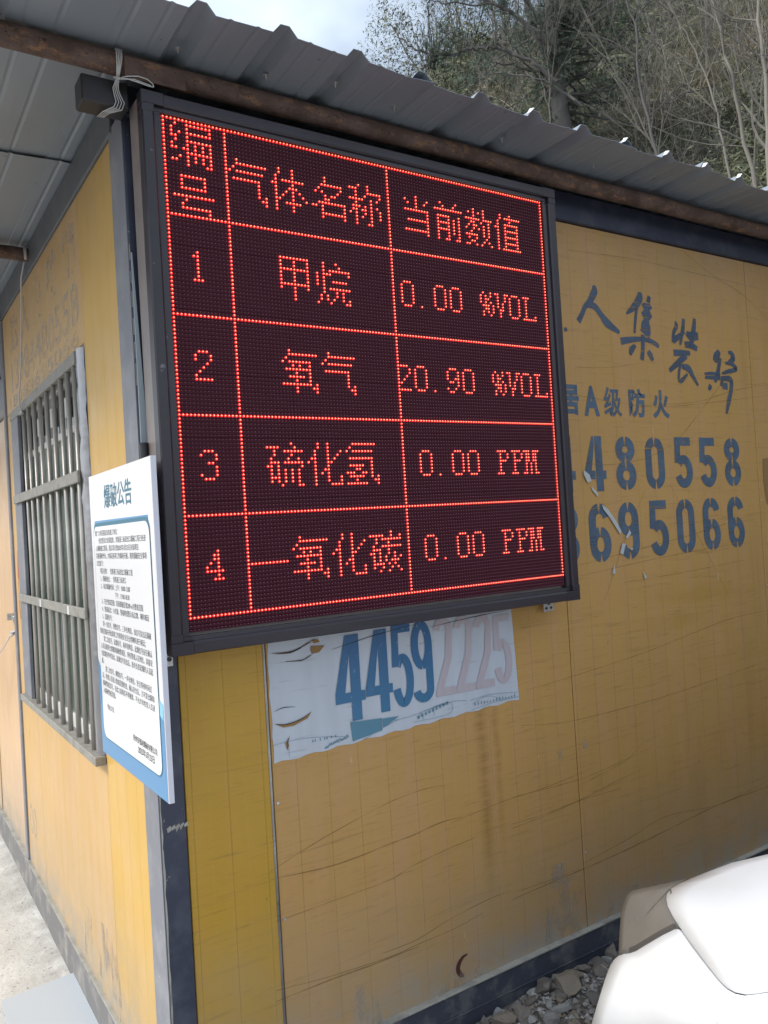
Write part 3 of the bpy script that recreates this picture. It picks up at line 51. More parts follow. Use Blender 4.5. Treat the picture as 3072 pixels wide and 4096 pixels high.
BUMPER=(54,[[0.0088,0.2803,0.5693],[-0.0014,0.3124,0.5505],[-0.0008,0.309,0.5586],[-0.0003,0.307,0.5637],[0.0002,0.3056,0.5668],[0.0005,0.3047,0.5683],[0.0009,0.3034,0.5697],[0.0014,0.302,0.5709],[0.0019,0.3004,0.5719],[0.0024,0.2988,0.5732],[0.0037,0.2952,0.5769],[0.0048,0.2922,0.58],[0.0059,0.2893,0.5827],[0.0062,0.2883,0.5833],[0.0064,0.2877,0.583],[0.0069,0.2855,0.5816],[0.0076,0.2831,0.5802],[0.0084,0.2808,0.5788],[0.0091,0.279,0.5778],[0.0097,0.2774,0.5771],[0.0104,0.2754,0.5772],[0.0113,0.273,0.5781],[0.0123,0.2704,0.5797],[0.0134,0.2677,0.5816],[0.015,0.2643,0.5771],[0.0166,0.2609,0.5756],[0.0182,0.2576,0.574],[0.0165,0.262,0.5681],[0.015,0.2667,0.5619],[0.0143,0.2699,0.5549],[0.0138,0.2732,0.5477],[0.0133,0.2767,0.5404],[0.0138,0.2768,0.5355],[0.0143,0.2768,0.5306],[0.0148,0.2767,0.5258],[0.0152,0.2766,0.521],[0.0155,0.2763,0.5164],[0.0162,0.2725,0.5135],[0.0167,0.2683,0.511],[0.017,0.2637,0.5088],[0.0168,0.2676,0.5106],[0.0164,0.2712,0.5128],[0.0159,0.2745,0.5151],[0.0152,0.2775,0.5176],[0.0143,0.2803,0.5204],[0.0134,0.2829,0.5233],[0.0123,0.2853,0.5263],[0.0111,0.2875,0.5295],[0.0099,0.2894,0.5331],[0.0086,0.2913,0.5369],[0.0073,0.293,0.5406],[0.006,0.2948,0.5444],[0.0041,0.2991,0.546],[0.0022,0.3034,0.5475],[0.0004,0.3078,0.5491],[-0.0111,0.3477,0.5296],[-0.0098,0.3405,0.5463],[-0.0083,0.337,0.5562],[-0.0071,0.3348,0.5621],[-0.0063,0.3331,0.5651],[-0.0054,0.3307,0.5679],[-0.0044,0.3277,0.5702],[-0.0035,0.3243,0.5723],[-0.0024,0.3211,0.575],[0.0004,0.3139,0.5823],[0.0028,0.308,0.5883],[0.005,0.3023,0.5935],[0.0057,0.3002,0.5948],[0.0058,0.2989,0.5945],[0.0063,0.2931,0.5924],[0.0072,0.2874,0.5901],[0.0084,0.2821,0.5878],[0.0095,0.2781,0.5859],[0.0107,0.2748,0.5847],[0.0121,0.2708,0.5849],[0.014,0.2661,0.5866],[0.016,0.2612,0.5897],[0.0183,0.2559,0.5932],[0.0216,0.2496,0.5842],[0.0249,0.2432,0.5808],[0.0281,0.2368,0.5776],[0.0242,0.2443,0.5667],[0.0207,0.2527,0.5551],[0.019,0.2581,0.5417],[0.0175,0.2641,0.5277],[0.0164,0.2708,0.5132],[0.0165,0.2691,0.5048],[0.0161,0.2667,0.4968],[0.0153,0.2635,0.4895],[0.0142,0.2596,0.4827],[0.0125,0.2549,0.4766],[0.0095,0.2395,0.4772],[0.0055,0.2225,0.4792],[0.0007,0.2043,0.4824],[0.0048,0.2197,0.4797],[0.0084,0.2343,0.4778],[0.0113,0.2477,0.4769],[0.0134,0.2601,0.477],[0.0148,0.2712,0.4781],[0.0154,0.2809,0.4804],[0.0153,0.2894,0.4837],[0.0144,0.2966,0.488],[0.0128,0.3021,0.4941],[0.0106,0.3065,0.5011],[0.0079,0.3101,0.5087],[0.005,0.3131,0.5167],[0.001,0.3215,0.5199],[-0.0032,0.3299,0.5233],[-0.0073,0.3384,0.5267],[-0.0198,0.3871,0.5061],[-0.0177,0.3761,0.5317],[-0.0147,0.372,0.5458],[-0.0123,0.3697,0.5542],[-0.0109,0.3673,0.5586],[-0.0094,0.3638,0.5627],[-0.008,0.3589,0.5665],[-0.0067,0.3534,0.5699],[-0.0051,0.3483,0.574],[-0.0007,0.3377,0.5848],[0.0031,0.3289,0.5937],[0.0067,0.3205,0.6015],[0.0076,0.3171,0.6034],[0.0076,0.3146,0.6033],[0.0073,0.3039,0.6013],[0.0078,0.2936,0.5989],[0.009,0.2844,0.5961],[0.0103,0.2778,0.5936],[0.0118,0.2725,0.5921],[0.014,0.2665,0.5924],[0.0168,0.2596,0.5948],[0.02,0.2525,0.5992],[0.0236,0.2451,0.6042],[0.0287,0.2363,0.5903],[0.0337,0.2272,0.5851],[0.0378,0.2167,0.581],[0.0307,0.2253,0.5665],[0.0248,0.2361,0.5503],[0.0208,0.2417,0.532],[0.0176,0.2486,0.5127],[0.0152,0.257,0.4922],[0.0128,0.2501,0.4828],[0.0095,0.2415,0.4749],[0.0053,0.2314,0.4683],[0.0003,0.2199,0.463],[-0.0053,0.2073,0.4588],[-0.0151,0.1756,0.4679],[-0.0258,0.1428,0.4786],[-0.0372,0.1095,0.4903],[-0.0276,0.1375,0.4804],[-0.0183,0.1653,0.4713],[-0.0097,0.1924,0.4631],[-0.002,0.2184,0.4563],[0.0047,0.2428,0.4512],[0.01,0.2652,0.4481],[0.0137,0.2851,0.4472],[0.0158,0.3021,0.4488],[0.0159,0.3152,0.4543],[0.0142,0.325,0.4625],[0.0108,0.3317,0.473],[0.0061,0.3361,0.4853],[-0.0001,0.3489,0.4902],[-0.007,0.3606,0.496],[-0.0139,0.3726,0.5018],[-0.0253,0.4362,0.4763],[-0.0233,0.4186,0.5128],[-0.0188,0.4139,0.5316],[-0.0151,0.4115,0.5425],[-0.013,0.4085,0.5483],[-0.0109,0.4037,0.554],[-0.0092,0.3966,0.5593],[-0.0076,0.3884,0.5643],[-0.0055,0.3812,0.57],[0.0006,0.3668,0.5845],[0.0059,0.355,0.5963],[0.0109,0.3438,0.6066],[0.012,0.339,0.6093],[0.0117,0.3351,0.6095],[0.01,0.318,0.6083],[0.0095,0.3018,0.6064],[0.0101,0.2878,0.6037],[0.0114,0.2781,0.601],[0.0132,0.2706,0.5992],[0.0159,0.2624,0.5997],[0.0197,0.2534,0.6028],[0.0241,0.2443,0.6083],[0.0292,0.2352,0.6145],[0.0365,0.2244,0.5954],[0.0427,0.2119,0.5889],[0.0458,0.1944,0.5861],[0.0349,0.203,0.5689],[0.026,0.2152,0.549],[0.0188,0.2188,0.5275],[0.0129,0.2249,0.5042],[0.0084,0.2335,0.4788],[0.0022,0.219,0.471],[-0.0053,0.2022,0.4653],[-0.0137,0.1838,0.4613],[-0.0228,0.1645,0.4586],[-0.032,0.1449,0.4565],[-0.0476,0.0995,0.4738],[-0.0629,0.0556,0.4911],[-0.0768,0.0153,0.5065],[-0.0653,0.0489,0.4938],[-0.0524,0.0853,0.4795],[-0.0393,0.1232,0.4649],[-0.0263,0.1615,0.4509],[-0.014,0.1994,0.4381],[-0.003,0.236,0.4273],[0.0064,0.2702,0.4192],[0.0135,0.3009,0.4145],[0.0177,0.3259,0.4158],[0.0185,0.345,0.4222],[0.0157,0.3576,0.4338],[0.0097,0.3643,0.4498],[0.0015,0.3822,0.4559],[-0.0086,0.3971,0.4644],[-0.0186,0.4128,0.4728],[-0.0294,0.4916,0.4424],[-0.0273,0.4673,0.4905],[-0.0213,0.4617,0.5142],[-0.016,0.4595,0.5277],[-0.0132,0.4559,0.5349],[-0.0105,0.4496,0.5422],[-0.0084,0.4401,0.5492],[-0.0066,0.429,0.5559],[-0.004,0.4194,0.5633],[0.0039,0.4009,0.5818],[0.0108,0.3859,0.5966],[0.0172,0.3717,0.6096],[0.0186,0.3654,0.6131],[0.0179,0.3598,0.6135],[0.0143,0.3353,0.6136],[0.0123,0.3122,0.6128],[0.0119,0.2924,0.6106],[0.0129,0.2791,0.6079],[0.0147,0.2691,0.6061],[0.018,0.2586,0.6068],[0.0228,0.2475,0.6105],[0.0285,0.2367,0.6171],[0.0353,0.2262,0.6242],[0.0447,0.2137,0.5998],[0.0508,0.1956,0.5936],[0.0497,0.1664,0.5956],[0.0357,0.1757,0.5753],[0.024,0.1892,0.5518],[0.0128,0.1897,0.5283],[0.0038,0.1938,0.5021],[-0.0032,0.2017,0.4729],[-0.0138,0.1788,0.4678],[-0.0253,0.1543,0.4648],[-0.0371,0.1295,0.4627],[-0.0484,0.1057,0.4606],[-0.0583,0.0844,0.4571],[-0.0749,0.0342,0.4763],[-0.0816,0.0026,0.4807],[-0.0828,-0.019,0.4772],[-0.082,-0.0012,0.4806],[-0.0786,0.0213,0.4804],[-0.0668,0.0592,0.4675],[-0.0514,0.1043,0.4497],[-0.0353,0.152,0.4311],[-0.0195,0.2004,0.4134],[-0.0048,0.248,0.3977],[0.0079,0.2932,0.3853],[0.0174,0.3328,0.38],[0.0225,0.3647,0.3816],[0.0219,0.3867,0.3915],[0.0156,0.3977,0.41],[0.0056,0.4222,0.4165],[-0.0079,0.4404,0.428],[-0.0206,0.4611,0.4382],[-0.0352,0.5473,0.4085],[-0.0316,0.5186,0.4669],[-0.0232,0.5136,0.495],[-0.0161,0.5121,0.5108],[-0.0123,0.5081,0.5194],[-0.0089,0.5004,0.5283],[-0.0063,0.4884,0.537],[-0.0042,0.4742,0.5454],[-0.0011,0.4621,0.5547],[0.0086,0.439,0.5773],[0.0173,0.4208,0.5952],[0.0253,0.4035,0.6108],[0.0269,0.3956,0.6152],[0.0257,0.3882,0.616],[0.02,0.3555,0.6175],[0.0161,0.3245,0.6181],[0.0144,0.2983,0.6168],[0.0147,0.2807,0.6144],[0.0165,0.2679,0.6127],[0.0203,0.2551,0.6137],[0.026,0.2419,0.6181],[0.0331,0.2296,0.6255],[0.042,0.2185,0.633],[0.0531,0.2034,0.604],[0.0562,0.1756,0.6009],[0.0494,0.1329,0.6093],[0.0331,0.1439,0.5854],[0.0189,0.1588,0.5584],[0.0035,0.1555,0.5337],[-0.009,0.157,0.5055],[-0.0183,0.1642,0.4728],[-0.0327,0.1341,0.4702],[-0.0469,0.1044,0.4684],[-0.0596,0.0775,0.4653],[-0.0685,0.0576,0.4572],[-0.068,0.054,0.4352],[-0.0727,0.0213,0.4363],[-0.0762,-0.0084,0.4357],[-0.079,-0.0358,0.4343],[-0.0768,-0.0131,0.4359],[-0.074,0.0113,0.4367],[-0.0708,0.0371,0.4372],[-0.0651,0.068,0.434],[-0.0516,0.114,0.419],[-0.0341,0.1685,0.3984],[-0.0161,0.2258,0.3775],[0.0008,0.2831,0.3586],[0.0153,0.3363,0.3465],[0.0254,0.3829,0.3416],[0.0288,0.4177,0.3471],[0.0234,0.4361,0.366],[0.0122,0.4685,0.3721],[-0.0054,0.4893,0.3873],[-0.0224,0.5128,0.4012],[-0.0436,0.6009,0.3762],[-0.0371,0.5704,0.4435],[-0.0255,0.5679,0.475],[-0.0162,0.568,0.4928],[-0.0112,0.5639,0.5027],[-0.0069,0.555,0.5131],[-0.0037,0.5404,0.5235],[-0.0011,0.523,0.5336],[0.0026,0.5082,0.5448],[0.0141,0.48,0.5719],[0.0245,0.458,0.5932],[0.0342,0.4377,0.6115],[0.0362,0.4284,0.6165],[0.0348,0.4194,0.6175],[0.0269,0.3781,0.6203],[0.0208,0.3387,0.6224],[0.0175,0.3053,0.6223],[0.0169,0.2831,0.6204],[0.0185,0.2672,0.619],[0.0226,0.2518,0.6204],[0.0293,0.2367,0.6254],[0.0381,0.2233,0.6333],[0.0495,0.2123,0.6407],[0.0608,0.1924,0.6087],[0.0584,0.1509,0.6118],[0.0468,0.0973,0.6251],[0.0281,0.1093,0.598],[0.0114,0.1253,0.5679],[-0.0083,0.1179,0.5426],[-0.0242,0.1168,0.5128],[-0.0353,0.1239,0.4765],[-0.052,0.0892,0.4748],[-0.0663,0.0592,0.4706],[-0.0722,0.0437,0.4549],[-0.0672,0.0475,0.4226],[-0.0633,0.0491,0.3921],[-0.071,0.0077,0.3979],[-0.076,-0.0275,0.3996],[-0.0769,-0.0548,0.3951],[-0.0764,-0.0325,0.3997],[-0.073,-0.0045,0.3995],[-0.0674,0.0282,0.3962],[-0.0603,0.0646,0.3908],[-0.0519,0.1048,0.3835],[-0.0396,0.1534,0.3706],[-0.0227,0.2123,0.3509],[-0.0043,0.2764,0.3294],[0.0131,0.3397,0.3131],[0.0275,0.3995,0.3022],[0.0355,0.4489,0.3019],[0.0327,0.4783,0.3185],[0.0205,0.5203,0.3231],[-0.0026,0.5414,0.3439],[-0.0254,0.5647,0.3639],[-0.0547,0.6518,0.3458],[-0.0444,0.6216,0.421],[-0.0288,0.6234,0.455],[-0.0167,0.6262,0.4743],[-0.0105,0.6222,0.4855],[-0.005,0.6122,0.4973],[-0.001,0.5951,0.5094],[0.0021,0.5744,0.5213],[0.0065,0.5568,0.5344],[0.0198,0.5227,0.5665],[0.0316,0.4962,0.5916],[0.043,0.4722,0.6127],[0.0454,0.4616,0.6183],[0.044,0.4514,0.6192],[0.0347,0.403,0.6223],[0.0263,0.3545,0.626],[0.0212,0.3135,0.6272],[0.0196,0.2862,0.626],[0.0207,0.2669,0.625],[0.0251,0.2489,0.6269],[0.0328,0.2318,0.6324],[0.0436,0.218,0.6405],[0.0576,0.2072,0.6477],[0.0663,0.1781,0.6157],[0.0585,0.1241,0.6243],[0.0435,0.0618,0.6411],[0.0218,0.0738,0.612],[0.0024,0.0902,0.5793],[-0.0216,0.0788,0.5538],[-0.0407,0.0751,0.5227],[-0.0525,0.0837,0.4817],[-0.0692,0.0488,0.4776],[-0.0741,0.0346,0.457],[-0.0679,0.0397,0.4195],[-0.0648,0.0394,0.3868],[-0.0653,0.0328,0.3601],[-0.0729,-0.0116,0.3661],[-0.0733,-0.0422,0.3606],[-0.0634,-0.0551,0.338],[-0.0725,-0.0456,0.3585],[-0.074,-0.0232,0.3665],[-0.0698,0.0097,0.3651],[-0.0613,0.0513,0.3572],[-0.0492,0.1009,0.3438],[-0.0343,0.1578,0.3261],[-0.0194,0.2171,0.3091],[-0.0038,0.2803,0.2916],[0.0131,0.3472,0.2761],[0.0297,0.4164,0.2621],[0.0415,0.4792,0.2565],[0.0425,0.5227,0.2685],[0.0297,0.5759,0.2707],[-0.0005,0.5946,0.2995],[-0.0305,0.6153,0.3275],[-0.0679,0.7015,0.3164],[-0.0534,0.6722,0.3994],[-0.0336,0.6788,0.4359],[-0.0186,0.6848,0.4567],[-0.0109,0.6813,0.4688],[-0.0042,0.6703,0.4822],[0.0008,0.6508,0.4958],[0.0047,0.6271,0.5092],[0.01,0.6065,0.5243],[0.0249,0.5658,0.5617],[0.0381,0.5339,0.591],[0.0512,0.5063,0.6151],[0.0542,0.4944,0.6213],[0.0527,0.4829,0.622],[0.043,0.429,0.6241],[0.0326,0.3718,0.629],[0.0254,0.3226,0.6316],[0.0226,0.2901,0.6312],[0.0233,0.2672,0.6306],[0.0279,0.2464,0.6331],[0.0366,0.2274,0.6391],[0.0499,0.2139,0.6468],[0.066,0.2028,0.6543],[0.0697,0.1608,0.6247],[0.0578,0.0968,0.6374],[0.0402,0.028,0.6565],[0.015,0.0389,0.6262],[-0.0074,0.0547,0.5918],[-0.0355,0.0395,0.5661],[-0.0573,0.034,0.5336],[-0.0684,0.0465,0.486],[-0.0768,0.0256,0.4672],[-0.0699,0.0312,0.4253],[-0.0665,0.0306,0.389],[-0.0673,0.0231,0.3594],[-0.0689,0.0142,0.3317],[-0.07,-0.0224,0.3272],[-0.056,-0.0331,0.2974],[-0.0341,-0.0309,0.254],[-0.053,-0.0335,0.2916],[-0.0671,-0.0286,0.321],[-0.0712,-0.0068,0.3335],[-0.0657,0.0324,0.33],[-0.0536,0.0849,0.3159],[-0.0353,0.1508,0.292],[-0.0117,0.2298,0.26],[0.0048,0.2995,0.2402],[0.0174,0.3632,0.2317],[0.0331,0.4362,0.2191],[0.0469,0.509,0.2108],[0.0515,0.5665,0.2182],[0.0382,0.6323,0.2171],[0.0001,0.6472,0.255],[-0.0374,0.6644,0.2919],[-0.0812,0.7552,0.2844],[-0.0636,0.7234,0.3779],[-0.0405,0.7326,0.4185],[-0.0233,0.74,0.442],[-0.0142,0.7369,0.4553],[-0.0059,0.7256,0.4696],[0.0006,0.7045,0.4843],[0.0058,0.6786,0.4987],[0.012,0.6552,0.5156],[0.0289,0.6078,0.5584],[0.0433,0.57,0.5923],[0.0586,0.5394,0.6188],[0.0625,0.5268,0.6252],[0.0611,0.5142,0.6256],[0.051,0.4548,0.6265],[0.0394,0.3904,0.6315],[0.03,0.3326,0.6356],[0.026,0.2946,0.636],[0.0261,0.268,0.636],[0.0309,0.2443,0.639],[0.0407,0.2237,0.6453],[0.0566,0.2109,0.6524],[0.0745,0.1985,0.6608],[0.0722,0.1426,0.6345],[0.0569,0.0701,0.6504],[0.0377,-0.0034,0.6705],[0.0085,0.0055,0.6397],[-0.0174,0.02,0.6043],[-0.0491,0.0017,0.5784],[-0.0726,-0.0043,0.5434],[-0.0794,0.0182,0.484],[-0.0732,0.0219,0.4401],[-0.0684,0.0231,0.3983],[-0.0687,0.0158,0.3647],[-0.0699,0.0069,0.3331],[-0.0672,0.0048,0.2951],[-0.0519,-0.0084,0.2625],[-0.0275,-0.0064,0.2139],[-0.0018,-0.0028,0.1632],[-0.0234,-0.0059,0.2062],[-0.045,-0.0093,0.2492],[-0.062,-0.0054,0.2843],[-0.0676,0.018,0.2995],[-0.0595,0.0662,0.2915],[-0.0421,0.1335,0.2681],[-0.0157,0.2212,0.2299],[0.0162,0.324,0.1833],[0.0268,0.3891,0.1782],[0.0389,0.461,0.1715],[0.0523,0.5395,0.1638],[0.0587,0.6079,0.169],[0.0444,0.6855,0.165],[-0.0008,0.6988,0.2109],[-0.0459,0.7132,0.2565]])
LENS=(23,[[0.0406,0.6654,0.5872],[0.0316,0.6778,0.564],[0.0335,0.6802,0.571],[0.0368,0.6835,0.5812],[0.0384,0.684,0.5853],[0.0401,0.6837,0.5893],[0.0413,0.6829,0.5917],[0.0423,0.6813,0.5936],[0.0494,0.6623,0.6045],[0.0568,0.6456,0.6142],[0.0533,0.651,0.6098],[0.0506,0.6547,0.6059],[0.0487,0.6555,0.6029],[0.0477,0.6544,0.601],[0.0468,0.6512,0.5989],[0.0462,0.6448,0.597],[0.046,0.6387,0.5959],[0.0454,0.6382,0.5946],[0.0448,0.6404,0.5935],[0.0419,0.6477,0.5876],[0.0388,0.6555,0.5808],[0.0353,0.6649,0.5724],[0.0339,0.6692,0.5693],[0.0329,0.6735,0.567],[0.0229,0.6912,0.5401],[0.0268,0.6961,0.5541],[0.0327,0.7016,0.5752],[0.036,0.7026,0.5836],[0.0397,0.7025,0.5914],[0.0422,0.7014,0.5958],[0.0446,0.6985,0.5994],[0.0609,0.6651,0.6189],[0.0791,0.6393,0.634],[0.0702,0.646,0.6274],[0.0633,0.6502,0.6213],[0.0586,0.6496,0.6164],[0.056,0.6463,0.6132],[0.0536,0.6388,0.6096],[0.052,0.6254,0.6061],[0.0513,0.6128,0.6043],[0.05,0.6116,0.6019],[0.0488,0.6157,0.5998],[0.0429,0.6298,0.5882],[0.0369,0.6454,0.5745],[0.0302,0.6649,0.5574],[0.0276,0.6739,0.551],[0.0255,0.6827,0.5462],[0.0136,0.7037,0.5165],[0.0197,0.7117,0.5372],[0.0285,0.7198,0.5693],[0.0335,0.7215,0.5818],[0.0395,0.722,0.5932],[0.0436,0.7212,0.5996],[0.0475,0.7175,0.6047],[0.0756,0.6745,0.6299],[0.1091,0.6492,0.6457],[0.0919,0.651,0.6399],[0.0792,0.6523,0.6334],[0.0705,0.6481,0.6276],[0.0658,0.6414,0.6237],[0.0613,0.6285,0.6191],[0.0582,0.6073,0.6146],[0.0566,0.5877,0.6124],[0.0544,0.5853,0.6092],[0.0525,0.5912,0.6061],[0.0436,0.6114,0.5892],[0.0348,0.6349,0.5686],[0.0247,0.664,0.5429],[0.0208,0.6775,0.5332],[0.0177,0.6907,0.5258],[0.0042,0.7163,0.4927],[0.0125,0.7274,0.5201],[0.0242,0.7381,0.5633],[0.0311,0.741,0.5799],[0.0396,0.7427,0.5948],[0.0456,0.7425,0.6029],[0.0512,0.7384,0.6093],[0.0936,0.691,0.6377],[0.1464,0.6727,0.6508],[0.1196,0.668,0.6466],[0.0988,0.6621,0.6416],[0.0846,0.6512,0.6365],[0.077,0.6397,0.6327],[0.0698,0.62,0.6276],[0.0646,0.5902,0.6226],[0.0617,0.5631,0.6203],[0.0584,0.5593,0.6165],[0.056,0.5669,0.6125],[0.0438,0.5926,0.5906],[0.0323,0.6236,0.5632],[0.0188,0.6619,0.529],[0.0137,0.6802,0.5158],[0.0096,0.6985,0.5055],[-0.0059,0.7274,0.4695],[0.0052,0.7434,0.5028],[0.0198,0.7569,0.5572],[0.0288,0.7613,0.5777],[0.0402,0.765,0.5957],[0.0483,0.7659,0.6054],[0.0559,0.7618,0.6129],[0.115,0.7139,0.6425],[0.1869,0.7012,0.6541],[0.1516,0.6929,0.6497],[0.1223,0.6795,0.6462],[0.1015,0.6599,0.6427],[0.0899,0.6414,0.6398],[0.0792,0.6136,0.6351],[0.0712,0.574,0.6301],[0.0666,0.5388,0.6282],[0.0621,0.5334,0.6239],[0.0591,0.5427,0.619],[0.0437,0.5733,0.5925],[0.0293,0.6113,0.5586],[0.0124,0.6588,0.5158],[0.0061,0.6822,0.4989],[0.0011,0.7056,0.4855]])

# ---------------------------------------------------------------- helpers
COL = sc.collection
class MB:
    def __init__(s): s.v = []; s.f = []; s.mi = []; s.m = 0
    def add(s, V, F):
        b = len(s.v); s.v += [tuple(p) for p in V]; s.f += [tuple(b+i for i in f) for f in F]; s.mi += [s.m]*len(F); return s
    def box(s, x0, x1, y0, y1, z0, z1):
        return s.add([(x0,y0,z0),(x1,y0,z0),(x1,y1,z0),(x0,y1,z0),(x0,y0,z1),(x1,y0,z1),(x1,y1,z1),(x0,y1,z1)],
                     [(0,3,2,1),(4,5,6,7),(0,1,5,4),(1,2,6,5),(2,3,7,6),(3,0,4,7)])
    def bbox(s, x0, x1, y0, y1, z0, z1, b=.003):
        # bevelled box: three stacked inset rings
        X = [x0, x1]; V = []; F = []
        def ring(z, i):
            return [(x0+i, y0, z), (x1-i, y0, z), (x1, y0+i, z), (x1, y1-i, z), (x1-i, y1, z), (x0+i, y1, z), (x0, y1-i, z), (x0, y0+i, z)]
        def ring2(z):
            return [(x0+b, y0+b, z), (x1-b, y0+b, z), (x1-b, y0+b, z), (x1-b, y1-b, z), (x1-b, y1-b, z), (x0+b, y1-b, z), (x0+b, y1-b, z), (x0+b, y0+b, z)]
        rs = [ring2(z0), ring(z0+b, b), ring(z1-b, b), ring2(z1)]
        for r in rs: V += r
        for k in range(3):
            for i in range(8):
                j = (i+1) % 8; F.append((k*8+i, k*8+j, k*8+8+j, k*8+8+i))
        F.append(tuple(range(7, -1, -1))); F.append(tuple(range(24, 32)))
        return s.add(V, F)
    def tube(s, pts, rad, n=8, cap=True):
        pts = [Vector(p) for p in pts]; m = len(pts)
        if not hasattr(rad, '__len__'): rad = [rad]*m
        V = []; F = []; up = None
        for i, p in enumerate(pts):
            t = (pts[min(i+1, m-1)]-pts[max(i-1, 0)])
            if t.length < 1e-9: t = Vector((0,0,1))
            t.normalize()
            if up is None: up = t.orthogonal().normalized()
            up = (up-t*up.dot(t))
            if up.length < 1e-6: up = t.orthogonal()
            up.normalize(); q = t.cross(up)
            for k in range(n):
                a = 2*math.pi*k/n; V.append(p+(up*math.cos(a)+q*math.sin(a))*rad[i])
        for i in range(m-1):
            for k in range(n):
                j = (k+1) % n; F.append((i*n+k, i*n+j, (i+1)*n+j, (i+1)*n+k))
        if cap: F.append(tuple(range(n-1, -1, -1))); F.append(tuple((m-1)*n+k for k in range(n)))
        return s.add(V, F)
    def build(s, name, mat, parent=None, smooth=False, **props):
        me = bpy.data.meshes.new(name); me.from_pydata(s.v, [], s.f)
        for mm in (mat if isinstance(mat, (list, tuple)) else [mat]): me.materials.append(mm)
        if max(s.mi or [0]) > 0: me.polygons.foreach_set('material_index', s.mi)
        if smooth: me.polygons.foreach_set('use_smooth', [True]*len(me.polygons))
        me.update()
        return link(name, me, parent, **props)
def link(name, me, parent=None, **props):
    o = bpy.data.objects.new(name, me); COL.objects.link(o)
    if parent:
        o.parent = parent; o.matrix_parent_inverse = Matrix.Translation(-parent.location)
    for k, v in props.items(): o[k] = v
    return o
def thing(name, label, cat, loc=(0,0,0), group=None):
    o = bpy.data.objects.new(name, None); COL.objects.link(o); o.location = loc
    o.empty_display_size = .1
    o['label'] = label; o['category'] = cat
    if group: o['group'] = group
    return o
def tag(o, label, cat, group=None):
    o['label'] = label; o['category'] = cat
    if group: o['group'] = group
    return o

# ---------------------------------------------------------------- materials
class M:
    def __init__(s, name, col=(.5,.5,.5), rough=.6, metal=0, spec=.5, coat=0):
        m = bpy.data.materials.new(name); m.use_nodes = True; s.m = m; s.nt = m.node_tree
        s.b = s.nt.nodes['Principled BSDF']; s.out = s.nt.nodes['Material Output']
        s.set(rough=rough, metal=metal, spec=spec, coat=coat); s.b.inputs['Base Color'].default_value = (*col, 1); s.c = None; s.col0 = col
        s.tc = s.nt.nodes.new('ShaderNodeTexCoord'); s.h = None
    def set(s, rough=None, metal=None, spec=None, coat=None):
        if rough is not None: s.b.inputs['Roughness'].default_value = rough
        if metal is not None: s.b.inputs['Metallic'].default_value = metal
        if spec is not None: s.b.inputs['Specular IOR Level'].default_value = spec
        if coat is not None: s.b.inputs['Coat Weight'].default_value = coat; s.b.inputs['Coat Roughness'].default_value = .06
        return s
    def n(s, t, **k):
        q = s.nt.nodes.new(t)
        for a, b in k.items(): setattr(q, a, b)
        return q
    def noise(s, scale=5, detail=4, rough=.55, stretch=(1,1,1), loc=(0,0,0), dist=0, rot=(0,0,0)):
        mp = s.n('ShaderNodeMapping'); mp.inputs['Scale'].default_value = stretch; mp.inputs['Location'].default_value = loc; mp.inputs['Rotation'].default_value = rot
        s.nt.links.new(s.tc.outputs['Object'], mp.inputs[0])
        q = s.n('ShaderNodeTexNoise'); q.inputs['Scale'].default_value = scale; q.inputs['Detail'].default_value = detail
        q.inputs['Roughness'].default_value = rough; q.inputs['Distortion'].default_value = dist
        s.nt.links.new(mp.outputs[0], q.inputs['Vector']); return q.outputs['Fac']
    def ramp(s, fac, a, b, va=0., vb=1.):
        q = s.n('ShaderNodeMapRange'); q.inputs['From Min'].default_value = a; q.inputs['From Max'].default_value = b
        q.inputs['To Min'].default_value = va; q.inputs['To Max'].default_value = vb; q.clamp = True
        s.nt.links.new(fac, q.inputs['Value']); return q.outputs['Result']
    def mul(s, a, b, op='MULTIPLY'):
        q = s.n('ShaderNodeMath', operation=op)
        for i, v in enumerate((a, b)):
            if isinstance(v, (int, float)): q.inputs[i].default_value = v
            else: s.nt.links.new(v, q.inputs[i])
        return q.outputs[0]
    def axis(s, i):
        q = s.n('ShaderNodeSeparateXYZ'); s.nt.links.new(s.tc.outputs['Object'], q.inputs[0]); return q.outputs[i]
    def mixc(s, fac, col):
        q = s.n('ShaderNodeMix', data_type='RGBA')
        if s.c is None: q.inputs['A'].default_value = (*s.col0, 1)
        else: s.nt.links.new(s.c, q.inputs['A'])
        q.inputs['B'].default_value = (*col, 1)
        if isinstance(fac, (int, float)): q.inputs['Factor'].default_value = fac
        else: s.nt.links.new(fac, q.inputs['Factor'])
        s.c = q.outputs['Result']; return s
    def bump(s, h, strength=.3, dist=.002):
        q = s.n('ShaderNodeBump'); q.inputs['Strength'].default_value = strength; q.inputs['Distance'].default_value = dist
        s.nt.links.new(h, q.inputs['Height'])
        if s.h is not None: s.nt.links.new(s.h, q.inputs['Normal'])
        s.h = q.outputs['Normal']; return s
    def roughmap(s, f, a, b): s.nt.links.new(s.ramp(f, 0.3, .7, a, b), s.b.inputs['Roughness']); return s
    def alpha(s, f): s.nt.links.new(f, s.b.inputs['Alpha']); return s
    def emit(s, col, st): s.b.inputs['Emission Color'].default_value = (*col, 1); s.b.inputs['Emission Strength'].default_value = st; return s
    def done(s):
        if s.c is not None: s.nt.links.new(s.c, s.b.inputs['Base Color'])
        if s.h is not None: s.nt.links.new(s.h, s.b.inputs['Normal'])
        return s.m

